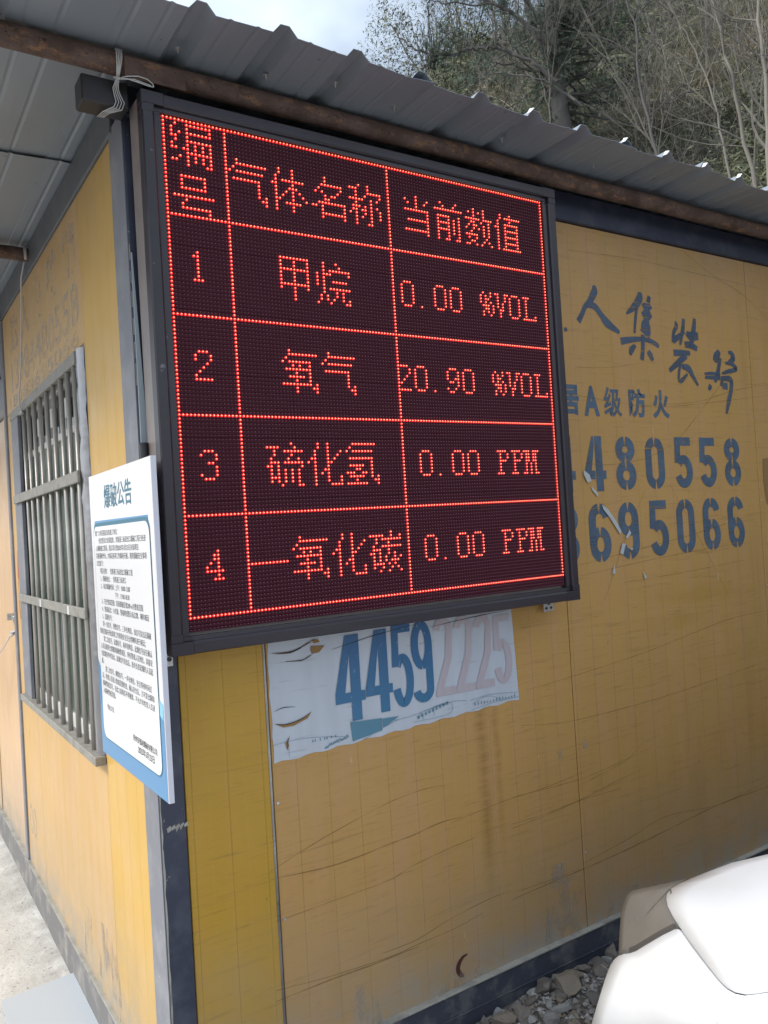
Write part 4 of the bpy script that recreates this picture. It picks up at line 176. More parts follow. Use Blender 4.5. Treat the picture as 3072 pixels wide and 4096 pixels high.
def lines(m, ax, period, wd, off=0.):
    """thin lines repeating along one axis (pressed ribs of the sheet)"""
    v = m.mul(m.mul(m.axis(ax), off, 'ADD'), 1/period); fr = m.n('ShaderNodeMath', operation='FRACT'); m.nt.links.new(v, fr.inputs[0])
    d = m.mul(fr.outputs[0], .5, 'SUBTRACT'); ab = m.n('ShaderNodeMath', operation='ABSOLUTE'); m.nt.links.new(d, ab.inputs[0])
    return m.ramp(ab.outputs[0], 0, wd/period, 1, 0)
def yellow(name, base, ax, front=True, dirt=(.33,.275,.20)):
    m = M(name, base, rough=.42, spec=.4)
    m.mixc(m.ramp(m.noise(1.3, 3), .35, .7, 0, .5), tuple(c*.82 for c in base))
    m.mixc(m.ramp(m.noise(6, 5, stretch=(3,3,.35)), .45, .75, 0, .38), (base[0]*1.04, base[1]*.98, base[2]*1.9))
    ln = lines(m, ax, .1, .0022, .03); m.mixc(m.mul(ln, m.ramp(m.noise(2.5, 3, loc=(3,1,4)), .35, .65, .12, .5)), tuple(c*.45 for c in base)); m.bump(ln, .5, -.0015)
    ln2 = lines(m, ax, .05, .005, .01); m.mixc(m.mul(ln2, .05), (.6,.4,.15))
    if front:
        for k, (sx, a, b, st) in enumerate([((.9,1,22), .58, .70, .30), ((2.2,1,36), .60, .72, .34), ((.6,1,50), .62, .74, .24)]):
            s_ = m.ramp(m.noise(4, 3, .6, stretch=sx, loc=(k*3.1,0,k*1.7), dist=1.4, rot=(0, R((-6,8,15)[k]), 0)), a, b)
            m.mixc(m.mul(s_, st), (.16,.095,.03)); m.bump(s_, .12, -.001)
        m.mixc(m.ramp(m.noise(2.2, 3, stretch=(3.5,1,.25), loc=(5,0,1)), .60, .80, 0, .35), (.24,.14,.045))
        if name == 'yellow_panel_front':
            for c_, hw, z0, z1, st in [(.985,.035,.30,1.0,.55), (1.045,.022,.45,.99,.4)]:
                d = m.n('ShaderNodeMath', operation='ABSOLUTE'); m.nt.links.new(m.mul(m.mul(m.axis(0), c_, 'SUBTRACT'), m.ramp(m.noise(9, 3, stretch=(0,0,1)), .3, .7, -.008, .008), 'ADD'), d.inputs[0])
                q = m.mul(m.ramp(d.outputs[0], 0, hw, 1, 0), m.mul(m.ramp(m.axis(2), z0, z0+.3), m.ramp(m.axis(2), z1, z1+.01, 1, 0)))
                q = m.mul(q, m.ramp(m.noise(5, 4, stretch=(.6,1,22)), .35, .65, .35, 1)); m.mixc(m.mul(q, st), (.17,.085,.02))
            q = m.mul(m.ramp(m.noise(1.6, 3, stretch=(.6,1,3.4), loc=(2,0,2.2)), .50, .62), m.mul(m.ramp(m.axis(2), .95, 1.05), m.ramp(m.axis(2), 1.25, 1.4, 1, 0))); m.mixc(m.mul(q, .35), (.33,.19,.02))
    # grime rising from the bottom, chips
    g = m.mul(m.ramp(m.axis(2), .17, .62, 1, 0), m.ramp(m.noise(7, 6, .65), .25, .7, .25, 1)); m.mixc(m.mul(g, .8), dirt)
    g2 = m.mul(m.ramp(m.axis(2), .165, .30, 1, 0), m.ramp(m.noise(13, 6, .7, loc=(2,2,2)), .38, .6)); m.mixc(m.mul(g2, .75), (.30,.29,.27))
    t = m.mul(m.ramp(m.axis(2), 2.3, 2.75, 0, .45), m.ramp(m.noise(5, 5), .3, .7)); m.mixc(t, dirt)
    ch = m.ramp(m.noise(34, 3, .5, stretch=(1,1,.5) if front else (1,1,.14), loc=(1.3,2,0)), .745, .77) ; m.mixc(m.mul(ch, .55), (.11,.085,.06))
    pal = m.ramp(m.noise(16, 4, .6, stretch=(1.6,1.6,.5), loc=(7,3,2)), .70, .76); m.mixc(m.mul(pal, .35), (.62,.50,.36))
    m.bump(m.noise(2.4, 2), .35, .02)
    m.roughmap(m.noise(5, 4), .34, .6)
    return m.done()
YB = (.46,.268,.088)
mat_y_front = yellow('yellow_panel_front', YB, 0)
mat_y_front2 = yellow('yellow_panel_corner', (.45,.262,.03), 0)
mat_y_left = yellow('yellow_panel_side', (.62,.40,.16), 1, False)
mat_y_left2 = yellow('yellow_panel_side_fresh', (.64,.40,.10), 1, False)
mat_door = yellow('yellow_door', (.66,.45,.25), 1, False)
def navy(name, base=(.032,.038,.066), worn=(.16,.17,.20), amt=.5, rough=.45):
    m = M(name, base, rough=rough)
    m.mixc(m.ramp(m.noise(9, 6, .65, stretch=(1,1,1)), .48, .72, 0, amt), worn)
    m.mixc(m.ramp(m.noise(30, 4, .7), .70, .735, 0, .8), (.42,.42,.42))
    m.mixc(m.ramp(m.noise(55, 3, .7, loc=(3,1,0)), .74, .76, 0, .8), (.33,.30,.27))
    m.bump(m.noise(25, 5), .25, .002); return m.done()
mat_navy = navy('navy_steel', amt=.3)
mat_navy_base = navy('navy_steel_dirty', (.045,.052,.075), (.20,.20,.20), .75, .6)
mat_greypost = navy('faded_grey_paint', (.20,.205,.235), (.34,.34,.35), .6, .55)  # on the post's left face the lighter grey also holds sky glare
mat_greybase = navy('weathered_base_rail', (.17,.165,.165), (.36,.34,.31), .9, .8)
mat_rail_l = navy('top_rail_grey', (.12,.13,.15), (.2,.2,.2), .5, .5)
m = M('chipped_edge', (.36,.35,.31), .8); m.mixc(m.ramp(m.noise(9, 6, .7), .45, .7), (.20,.19,.175)); mat_chip = m.done()
m = M('dark_gap', (.012,.012,.014), .8); mat_gap = m.done()
m = M('rusty_pipe', (.105,.070,.058), .85, spec=.25)
m.mixc(m.ramp(m.noise(16, 6, .65, stretch=(.6,1,1)), .42, .66), (.165,.115,.10)); m.mixc(m.ramp(m.noise(45, 5, .7, stretch=(.5,1,1)), .54, .62, 0, .85), (.27,.15,.09))
m.mixc(m.ramp(m.noise(7, 4), .55, .7, 0, .7), (.05,.032,.027)); m.mixc(m.ramp(m.noise(90, 4, .7, loc=(3,0,0)), .60, .66, 0, .8), (.035,.022,.018)); m.bump(m.noise(60, 6, .7), .9, .005); mat_rust = m.done()
m = M('grey_roof_sheet', (.25,.285,.33), .36, spec=.5)
m.mixc(m.ramp(m.noise(2.2, 4, stretch=(1.4,.35,1)), .4, .7, 0, .4), (.19,.215,.25)); m.mixc(m.ramp(m.noise(5, 5, .65, stretch=(2.2,.35,1), loc=(2,0,0)), .63, .76, 0, .35), (.11,.10,.10))
m.mixc(m.ramp(m.noise(40, 2), .74, .76, 0, .8), (.07,.06,.05)); m.bump(m.noise(3, 3), .5, .012); mat_roof = m.done()
m = M('galvanised_sheet', (.30,.305,.32), .30, metal=.65); m.mixc(m.ramp(m.noise(10, 5), .4, .7), (.22,.215,.22)); m.bump(m.noise(9, 4), .35, .006); m.roughmap(m.noise(12,4), .22, .5); mat_galv = m.done()
m = M('grille_bar_metal', (.50,.47,.43), .36, metal=.35); m.mixc(m.ramp(m.noise(14, 5, stretch=(1,1,.3)), .45, .75, 0, .7), (.22,.195,.17)); mat_bar = m.done()
m = M('grille_frame_paint', (.30,.29,.26), .6); m.mixc(m.ramp(m.noise(22, 5, .7), .45, .7, 0, .8), (.18,.165,.145)); m.bump(m.noise(40), .3, .002); mat_gframe = m.done()
m = M('crumpled_foil', (.36,.36,.38), .34, metal=.6); m.bump(m.noise(12, 2, stretch=(1,1,1.2)), .45, .012); mat_foil = m.done()
m = M('white_aluminium', (.62,.62,.60), .5); m.mixc(m.ramp(m.noise(20, 4), .5, .75, 0, .6), (.36,.34,.30)); mat_alu = m.done()
m = M('green_tinted_glass', (.045,.085,.07), .08, spec=.8); m.mixc(m.ramp(m.noise(7, 5, .6), .4, .7), (.10,.15,.13)); m.roughmap(m.noise(6,4), .06, .35); mat_glass = m.done()
m = M('dark_glass', (.02,.025,.028), .06, spec=.9); mat_dglass = m.done()
m = M('sign_frame_black', (.026,.021,.029), .33, spec=.45); m.mixc(m.ramp(m.noise(60, 3, stretch=(.2,1,1)), .45, .8, 0, .35), (.04,.034,.042)); m.mixc(m.ramp(m.noise(26, 4, loc=(2,2,2)), .72, .76, 0, .7), (.2,.19,.2)); mat_frame = m.done()
m = M('sign_case_side', (.24,.20,.185), .42); m.mixc(m.ramp(m.noise(20, 5), .4, .7, 0, .5), (.16,.135,.13)); mat_case = m.done()
m = M('led_module_glow_tint', (.052,.006,.015), .6, spec=.2); mat_mod = m.done()  # black plastic coloured maroon: the LEDs' red glow is put into the colour
m = M('led_unlit', (.30,.16,.20), .35, spec=.5); mat_unlit = m.done()
m = M('led_lit_core', (1,.6,.5), .4); m.emit((1,.25,.11), 1.35); mat_core = m.done()
m = M('led_red_halo', (.5,.02,.03), .4); m.emit((1,.005,.008), .52); mat_red = m.done()  # red bloom around the lit LEDs, built as an emissive ring
m = M('white_board', (.80,.80,.82), .25, coat=.3); mat_white = m.done()
m = M('board_edge_alu', (.60,.60,.68), .35); mat_edge = m.done()
m = M('board_blue_print', (.045,.24,.50), .3, coat=.3); mat_blue = m.done()
m = M('board_light_blue_print', (.25,.58,.82), .3); mat_lblue = m.done()
m = M('board_teal_line', (.04,.16,.24), .4); mat_teal = m.done()
m = M('board_black_print', (.025,.03,.035), .5); mat_ink = m.done()
m = M('poster_vinyl', (.46,.50,.57), .42); m.mixc(m.ramp(m.noise(6, 5, stretch=(3,1,.5)), .4, .7, 0, .5), (.38,.41,.47)); m.mixc(m.ramp(m.noise(8, 4, stretch=(.6,1,8)), .62, .68, 0, .4), (.25,.25,.27)); m.bump(m.noise(5, 4), .4, .004); mat_poster = m.done()
m = M('poster_blue_print', (.022,.10,.24), .4); m.mixc(m.ramp(m.noise(70, 4), .64, .70, 0, .5), (.3,.36,.45)); m.mixc(m.ramp(m.axis(2), 1.05, 1.28, .6, 0), (.035,.17,.30)); mat_pblue = m.done()
m = M('poster_faded_red_print', (.41,.375,.42), .45); m.mixc(m.ramp(m.noise(9, 5, stretch=(4,1,.5)), .40, .70, 0, .7), (.40,.33,.36)); mat_pfade = m.done()
m = M('poster_line_print', (.12,.24,.32), .5); mat_pline = m.done()
m = M('torn_backing', (.25,.14,.05), .7); mat_tear = m.done()
def worn_paint(name, col, lo=.62, hi=.72, opa=.95):
    m = M(name, col, .5)
    m.mixc(m.ramp(m.noise(12, 5), .4, .7, 0, .6), tuple(c*1.7 for c in col))
    s1 = m.ramp(m.noise(5, 3, .6, stretch=(1.3,1,24), dist=.5, rot=(0,R(4),0)), lo, hi, 1, .25)
    s2 = m.ramp(m.noise(34, 5, .7, loc=(1,1,1)), .62, .74, 1, .25)
    m.alpha(m.mul(m.mul(s1, s2), opa)); return m.done()
mat_stencil = worn_paint('stencil_paint', (.060,.095,.145), .57, .70)
mat_brush = worn_paint('brush_lettering_paint', (.05,.075,.12), .56, .68, .92)
m = M('ghost_lettering_paint', (.50,.46,.40), .6); m.alpha(m.ramp(m.noise(22, 5, .65, stretch=(1,1.6,.5)), .34, .60, .05, .5)); mat_ghost = m.done()
m = M('scratch_groove', (.25,.145,.04), .6); m.alpha(m.ramp(m.noise(14, 4), .3, .6, .15, .55)); mat_scr = m.done()
m = M('bare_metal_scar', (.50,.53,.55), .35, metal=.3); mat_scar = m.done()
m = M('rust_mark', (.07,.022,.015), .8); mat_rustmark = m.done()
m = M('stain_streak', (.13,.07,.025), .6); m.alpha(m.mul(m.ramp(m.noise(14, 4, stretch=(3,1,.4)), .35, .65), .55)); mat_stain = m.done()
m = M('grime_patch', (.36,.33,.29), .8); m.alpha(m.ramp(m.noise(11, 6, .7, stretch=(1,1.3,.5)), .50, .66, 0, .7)); mat_grime = m.done()
m = M('red_spray', (.45,.05,.03), .6); m.alpha(m.ramp(m.noise(14, 4), .4, .6, .2, .8)); mat_redspray = m.done()
m = M('wire_white', (.55,.55,.55), .4); mat_wire = m.done()
m = M('steel_zinc', (.5,.5,.5), .35, metal=.6); mat_zinc = m.done()
m = M('dark_plastic', (.03,.028,.032), .4); mat_plast = m.done()
m = M('concrete', (.64,.625,.59), .9, spec=.2); m.mixc(m.ramp(m.noise(3, 6, .6), .35, .7), (.48,.465,.435)); m.mixc(m.ramp(m.noise(70, 3, .6), .62, .67, 0, .8), (.16,.15,.14)); m.mixc(m.ramp(m.noise(20, 4, loc=(4,4,0)), .6, .7, 0, .5), (.55,.53,.48)); m.mixc(m.mul(m.ramp(m.axis(0), -.26, -.08), m.ramp(m.noise(9, 5, .7), .35, .7)), (.34,.325,.30)); m.mixc(m.ramp(m.noise(1.7, 6, .7, loc=(6,1,0)), .58, .70, 0, .3), (.34,.33,.31)); m.bump(m.noise(26, 4, .6), .6, .010); mat_conc = m.done()
m = M('pale_sheet', (.47,.51,.55), .45); mat_sheet = m.done()
m = M('gravel_soil', (.19,.17,.15), .95, spec=.15); m.mixc(m.ramp(m.noise(14, 6, .7), .4, .65), (.25,.22,.19)); m.mixc(m.ramp(m.noise(60, 4, .7), .55, .65, 0, .8), (.10,.088,.075)); m.bump(m.noise(50, 6, .75), 1, .02); mat_soil = m.done()
mats_rock = []
for i, c in enumerate([(.20,.18,.16), (.25,.245,.24), (.25,.215,.175), (.36,.36,.355), (.17,.16,.15)]):
    m = M('rock_%s' % ('brown','grey','ochre','pale','dark')[i], c, .9, spec=.2); m.mixc(m.ramp(m.noise(25, 5, .65), .4, .7), tuple(x*1.45 for x in c)); m.mixc(m.ramp(m.noise(50, 4), .6, .7, 0, .5), tuple(x*.5 for x in c)); m.bump(m.noise(60, 5, .7), .7, .006); mats_rock.append(m.done())
m = M('car_white_paint', (.82,.84,.87), .38, coat=.25); m.mixc(m.ramp(m.noise(5, 5), .45, .75, 0, .35), (.66,.65,.63)); mat_car = m.done()
m = M('headlight_lens_dusty', (.175,.165,.15), .34, spec=.5, coat=.25); m.mixc(m.ramp(m.noise(9, 4), .4, .7, 0, .5), (.26,.225,.19)); m.mixc(m.ramp(m.noise(160, 2), .72, .75, 0, .8), (.5,.45,.38)); mat_lens = m.done()
m = M('headlight_inner_trim', (.09,.08,.075), .4); mat_lens2 = m.done()
m = M('lens_facet', (.29,.27,.25), .3); mat_facet = m.done()
m = M('tyre_rubber', (.02,.02,.02), .85); mat_tyre = m.done()
m = M('rim_silver', (.5,.5,.52), .3, metal=.8); mat_rim = m.done()
m = M('hill_earth', (.06,.057,.045), .95, spec=.1); m.mixc(m.ramp(m.noise(1.2, 6, .65), .35, .65), (.075,.085,.055)); m.mixc(m.ramp(m.noise(2.2, 5, loc=(4,2,1)), .58, .7, 0, .7), (.19,.16,.115)); m.bump(m.noise(3, 6), 1, .2); mat_hill = m.done()
def leafmat(n, a, b):
    m = M(n, a, .7, spec=.25); m.mixc(m.ramp(m.noise(2.5, 4), .35, .65), b); return m.done()
mat_leaf = leafmat('brush_leaves', (.085,.10,.05), (.17,.18,.11))
mat_dry = leafmat('dry_grass', (.30,.26,.18), (.20,.175,.115))
mat_green = leafmat('green_shrub', (.07,.095,.035), (.11,.125,.05))
mat_twig = leafmat('bare_twigs', (.20,.185,.16), (.12,.11,.095))
mat_twig2 = leafmat('pale_twigs', (.46,.43,.37), (.30,.275,.235))
mat_pale = leafmat('pale_bark', (.27,.25,.215), (.17,.155,.135))
mat_bark = leafmat('pine_bark', (.10,.092,.092), (.15,.14,.135))
mat_needle = leafmat('pine_needles', (.065,.105,.07), (.115,.15,.115))

# ================================================================ the place: ground, walkway
def height(x, y):
    n = noise.noise(Vector((x*1.7, y*1.7, .3)))*.03+noise.noise(Vector((x*5, y*5, 2)))*.012
    near = max(0, 1-abs(y+.0)/.55) if x > -.1 else 0
    far = math.hypot(x, y)
    return (-.03+.10*near+n) if far < 9 else -.06
g = MB(); NX, NY = 90, 90
xs = [-.1+i*(3.2/NX) for i in range(NX+1)]; ys = [-1.7+j*(1.86/NY) for j in range(NY+1)]
V = [(x, y, height(x, y)) for y in ys for x in xs]
F = [(j*(NX+1)+i, j*(NX+1)+i+1, (j+1)*(NX+1)+i+1, (j+1)*(NX+1)+i) for j in range(NY) for i in range(NX)]
g.add(V, F); gravel_ground = g.build('gravel_ground', mat_soil, None, True, kind='structure')
g = MB(); g.add([(-300,-300,-.09),(300,-300,-.09),(300,300,-.09),(-300,300,-.09)], [(0,1,2,3)]); g.build('ground', mat_soil, None, kind='structure')
# concrete walkway along the left wall, lightly uneven
g = MB(); nx, ny = 40, 90
xs = [-2.4+i*(2.36/nx) for i in range(nx+1)]; ys = [-2.5+j*(9/ny) for j in range(ny+1)]
def wz(x, y): return noise.noise(Vector((x*2, y*2, 5)))*.008+noise.noise(Vector((x*9, y*9, 5)))*.004+(.012 if x > -.1 else 0)*(.8+.5*noise.noise(Vector((x*20, y*5, 1))))
V = [(x, y, wz(x, y)) for y in ys for x in xs]; b0 = len(V)
F = [(j*(nx+1)+i, j*(nx+1)+i+1, (j+1)*(nx+1)+i+1, (j+1)*(nx+1)+i) for j in range(ny) for i in range(nx)]
g.add(V, F); g.build('concrete_walkway', mat_conc, None, True, kind='structure')
# stones
def rock_mesh(name, seed, mat, flat=.7):
    rnd = random.Random(seed); import bmesh
    bm = bmesh.new(); bmesh.ops.create_icosphere(bm, subdivisions=2, radius=1)
    off = Vector((rnd.random()*50, rnd.random()*50, rnd.random()*50))
    planes = [(Vector((rnd.gauss(0,1), rnd.gauss(0,1), rnd.gauss(0,1))).normalized(), rnd.uniform(.42,.78)) for _ in range(15)]
    for v in bm.verts:
        p = v.co.copy()
        for n_, d in planes:
            k = p.dot(n_)
            if k > d: p -= n_*(k-d)
        p *= 1+.22*noise.noise(p*2.4+off); v.co = Vector((p.x, p.y*rnd.uniform(.98,1.02)*.85, p.z*flat))
    me = bpy.data.meshes.new(name); bm.to_mesh(me); bm.free(); me.materials.append(mat); return me
rocks = [rock_mesh('stone', 20+i, mats_rock[i % 5], .6+.05*(i % 4)) for i in range(15)]
def ok_rock(x, y): return not (x > .95 and y < -.5)
big = [(.93,.03,.050,2),(.99,.0,.045,0),(1.13,.055,.052,5),(1.17,.0,.060,2),(1.245,.04,.042,2),(1.05,.045,.030,0),(1.02,.07,.022,1),(.95,.085,.026,3),(.89,.07,.024,0),(1.31,.06,.035,0),(1.38,.065,.04,4),(1.47,.07,.04,0),(1.56,.08,.035,1),(1.33,.0,.04,0),
       (1.27,.075,.02,3),(1.10,.085,.022,8),(1.36,.03,.022,13),(1.0,-.02,.025,3),(1.08,-.01,.02,8),(.78,.07,.045,1),(.83,.02,.05,5),(.72,.03,.04,7),(.88,-.04,.035,3),(1.03,-.06,.045,6),(1.22,-.07,.035,4),(.80,-.07,.04,1),(.66,.08,.035,0),(1.10,-.05,.04,8),(.62,.03,.04,2),(1.42,.0,.035,14)]
nst = 0
for x, y, s, k in big:
    o = link('stone', rocks[k], gravel_ground); o.location = (x, y, height(x, y)+s*.35); o.scale = (s, s, s)
    o.rotation_euler = (random.uniform(-.5,.5), random.uniform(-.5,.5), random.uniform(0,6.3)); nst += 1
while nst < 296:
    x = random.uniform(.45, 1.75); y = random.uniform(-.55, .085); s = random.choice((.010,.013,.016,.02,.026,.03))*random.uniform(.8,1.2)
    if not ok_rock(x, y) or y+s > .10: continue
    o = link('stone', random.choice(rocks), gravel_ground); o.location = (x, y, height(x, y)+s*.3); o.scale = (s, s, s)
    o.rotation_euler = (random.uniform(-.6,.6), random.uniform(-.6,.6), random.uniform(0,6.3)); nst += 1
g = MB()
for i in range(15000):
    x = random.uniform(-.05, 3.0) if i % 3 else random.uniform(.5, 1.7); y = random.uniform(-1.5, .095) if i % 3 else random.uniform(-.45, .095); s = random.uniform(.002, .012); z = height(x, y)+s*.3
    a = random.uniform(0, 6.3); P6 = []
    for k in range(4): P6.append((x+s*math.cos(a+k*1.57)*random.uniform(.7,1.3), y+s*math.sin(a+k*1.57)*random.uniform(.7,1.3), z+random.uniform(-.3,.3)*s))
    P6.append((x+random.uniform(-.4,.4)*s, y+random.uniform(-.4,.4)*s, z+s*.8))
    g.m = random.randrange(5); g.add(P6, [(0,1,4),(1,2,4),(2,3,4),(3,0,4)])
g.build('loose_gravel', mats_rock, gravel_ground, kind='stuff')

# ================================================================ the site office
W = .12          # front wall plane
office = thing('site_office', 'yellow sandwich panel site office with dark steel corner post and stencilled lettering', 'building', (0,.12,0))
def panel_parts():
    xs = [.001, .246, 1.405, 2.605, 3.78, 4.95, 5.7]; out = []
    for i in range(6):
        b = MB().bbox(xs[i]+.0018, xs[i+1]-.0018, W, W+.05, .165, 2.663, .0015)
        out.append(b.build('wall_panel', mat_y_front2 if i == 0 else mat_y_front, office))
    return out
fp = panel_parts()
fp[0]['label'] = 'narrow deep yellow panel beside the corner post'
MB().box(.0, 5.7, W+.012, W+.048, .16, 2.66).build('wall_core', mat_gap, office)
MB().box(.2375, .2435, W-.0022, W+.004, .165, 2.663).build('joint_trim', mat_galv, office)
def rivet(parent, x, z, r=.0055):
    b = MB(); b.tube([(x, W-.0035, z), (x, W+.001, z)], [r*.7, r], 10); b.build('rivet', mat_zinc, parent)
for z in (.554, .869, 1.235): rivet(fp[1], .257, z)
for z in (2.566, 2.276, 1.98, 1.62, 1.25): rivet(fp[3], 2.617, z, .004)
for z in (1.31,.42): rivet(fp[2], 1.417, z, .004)
# corner post
p = MB().bbox(-.066, -.0005, W-.006, .20, .10, 2.70, .003).build('corner_post', mat_navy, office)
MB().bbox(-.0695, -.0662, W-.003, .236, .03, 2.70, .0008).build('post_faded_glare_face', mat_greypost, office)  # lighter layer on the left face: faded paint plus painted sky glare
b = MB()
for z in [1.0-.01*k*.9 for k in range(0)]: pass
rz = random.Random(3); w0_ = .003
z = .16
while z < 1.1:
    h = rz.uniform(.006, .03); wd = .0035+.003*noise.noise(Vector((z*14, 3, 1)))+rz.uniform(-.0012,.0012); b.add([(-.0668,W-.0066,z),(-.066+w0_,W-.0066,z),(-.066+wd,W-.0066,z+h),(-.0668,W-.0066,z+h)], [(0,1,2,3)]); w0_ = wd; z += h
z = 2.0
while z < 2.35:
    h = rz.uniform(.02, .06); wd = rz.uniform(.001, .003); b.box(-.0668, -.066+wd, W-.0066, W-.0058, z, z+h); z += h+rz.uniform(.0, .03)
for k in range(5): b.add([(-.05+.011*k, W-.0067, .868+.004*math.sin(k*2)), (-.04+.011*k, W-.0067, .872+.003*k%.01), (-.042+.011*k, W-.0067, .885), (-.052+.011*k, W-.0067, .879)], [(0,1,2,3)])
b.build('paint_chip', mat_chip, office, kind='stuff')
# rails
b = MB(); b.bbox(-.0, 5.7, .104, .19, 2.665, 2.768, .003); b.bbox(-.066, -.0005, .106, .19, 2.7025, 2.768, .003); b.build('top_rail', mat_navy, office)
MB().bbox(-.18, -.0665, .045, .112, 2.672, 2.738, .004).build('beam_end', mat_plast, office)
b = MB(); b.bbox(-.064, 5.7, .104, .19, -.02, .1595, .003); b.bbox(-.0, 5.7, .101, .1035, .085, .091, .001); b.build('base_rail', mat_navy_base, office)
b = MB(); x = .0
while x < 3.6:
    l = rz.uniform(.05, .2); b.bbox(x, x+l, .0985+rz.uniform(0,.0015), .1255, .160, .1655+rz.uniform(0,.0015), .001); x += l
b.build('rail_lip', mat_chip, office)
b = MB(); b.bbox(-.079, -.02, .205, 6.4, -.01, .147, .004); b.build('base_rail', mat_greybase, office)
b = MB(); y = .23
while y < 3.5:
    l = rz.uniform(.25, .6); b.bbox(-.0805, -.06, y, y+l, .1475, .1515, .001); y += l
b.build('rail_lip', mat_chip, office)
b = MB(); b.bbox(-.074, -.02, .205, 6.4, 2.684, 2.79, .003); b.build('top_rail', mat_rail_l, office)
# rest of the shell: roof deck, back, right end, inner dark core of left wall
MB().box(-.02, 5.66, .2, 6.4, 2.70, 2.745).build('roof_deck', mat_rail_l, office)
MB().box(5.66, 5.7, .17, 6.4, -.02, 2.70).build('end_wall', mat_y_left, office)
MB().box(-.02, 5.66, 6.36, 6.4, -.02, 2.70).build('back_wall', mat_y_front, office)
# left wall panels
XL = -.066
def lp(y0, y1, z0, z1, mat, name='wall_panel'):
    return MB().bbox(XL, XL+.045, y0+.001, y1-.001, z0, z1, .0015).build(name, mat, office)
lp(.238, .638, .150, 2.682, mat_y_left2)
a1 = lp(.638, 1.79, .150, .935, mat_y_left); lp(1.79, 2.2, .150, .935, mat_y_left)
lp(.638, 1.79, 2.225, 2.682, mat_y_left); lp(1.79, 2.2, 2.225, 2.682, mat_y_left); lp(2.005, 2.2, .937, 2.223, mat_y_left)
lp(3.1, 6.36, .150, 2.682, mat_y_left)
MB().box(-.066, -.0655, .638, .6385, .15, .16).build('joint_line', mat_gap, office)
MB().box(-.015, -.01, .2, 6.3, .15, 2.68).build('wall_core', mat_gap, office)
MB().bbox(-.076, -.02, 2.2, 2.245, .0, 2.682, .003).build('door_jamb', mat_greypost, office)
MB().bbox(-.072, -.02, 2.262, 3.1, 2.24, 2.29, .003).build('door_head', mat_gframe, office)
MB().bbox(-.064, -.02, 2.262, 3.1, 2.29, 2.68, .003).build('wall_panel', mat_greypost, office)
door = MB().bbox(-.062, -.025, 2.262, 3.09, .10, 2.235, .003).build('door', mat_door, office)
b = MB(); b.bbox(-.075, -.062, 2.275, 2.40, 1.262, 1.282, .002); b.tube([(-.09,2.36,1.276),(-.064,2.36,1.276)], .018, 12); b.build('latch', mat_zinc, door)
b = MB(); b.tube([(-.085,2.30,1.205),(-.07,2.27,1.21),(-.085,2.25,1.20),(-.09,2.28,1.19),(-.07,2.30,1.20)], .006, 6); b.tube([(-.085,2.29,1.20),(-.10,2.36,1.15),(-.14,2.5,1.05),(-.2,2.7,.93)], .003, 6); b.build('tie_cord', mat_wire, door)
# window
win = thing_win = MB().bbox(-.040, -.022, .66, 2.0, .95, 2.21, .002).build('window', mat_dglass, office)
b = MB()
for (y0, y1, z0, z1) in [(.66,2.0,.95,1.0),(.66,2.0,2.16,2.21),(.66,.70,1.0,2.16),(1.96,2.0,1.0,2.16),(1.30,1.345,1.0,2.16),(.70,1.96,1.985,2.01)]: b.bbox(-.052, -.038, y0, y1, z0, z1, .002)
b.build('frame', mat_alu, win)
MB().bbox(-.046, -.0405, 1.345, 1.96, 1.0, 1.985, .001).build('pane', mat_glass, win)
MB().bbox(-.043, -.0405, .70, 1.30, 1.0, 1.985, .001).build('pane', mat_glass, win)
for y in (1.50,1.24,.98): MB().box(-.0505, -.0468, y, y+.07, 2.05, 2.12).build('sticker', mat_alu, win)
# reveal of the opening
b = MB(); b.box(-.0655, -.022, .64, .66, .937, 2.223); b.box(-.0655, -.022, 2.0, 2.0045, .937, 2.223); b.box(-.0655, -.022, .66, 2.0, .937, .949); b.box(-.0655, -.022, .66, 2.0, 2.211, 2.223); b.build('window_reveal', mat_greypost, office)
# grille in front of the window
gr = thing('window_grille', 'dull metal security grille with upright bars over the window on the left wall', 'window grille', (-.08,1.3,.93))
MB().bbox(-.086, -.067, .70, 2.0, 2.172, 2.212, .002).build('top_bar', mat_gframe, gr)
MB().bbox(-.100, -.067, .635, 2.01, .930, .957, .002).build('bottom_bar', mat_gframe, gr)
MB().bbox(-.094, -.084, .70, 1.96, 1.80, 1.838, .002).build('cross_bar', mat_gframe, gr)
MB().bbox(-.094, -.084, .70, 1.96, 1.372, 1.405, .002).build('cross_bar', mat_gframe, gr)
MB().bbox(-.082, -.067, 1.83, 2.0, .957, 2.178, .002).build('side_plate', mat_greypost, gr)
for y in (1.42, .92):
    MB().bbox(-.0955, -.0943, y, y+.028, 1.374, 1.402, .0003).build('sticker', mat_white, gr)
bm_ = None
for y in (.742,.845,.955,1.080,1.205,1.335,1.460,1.585,1.70):
    b = MB(); b.tube([(-.0765,0,.957),(-.0765+random.uniform(-.002,.002),random.uniform(-.004,.004),1.5),(-.0765,0,2.178)], .0085, 12)
    o = b.build('bar', mat_bar, gr, True); o.location.y += y
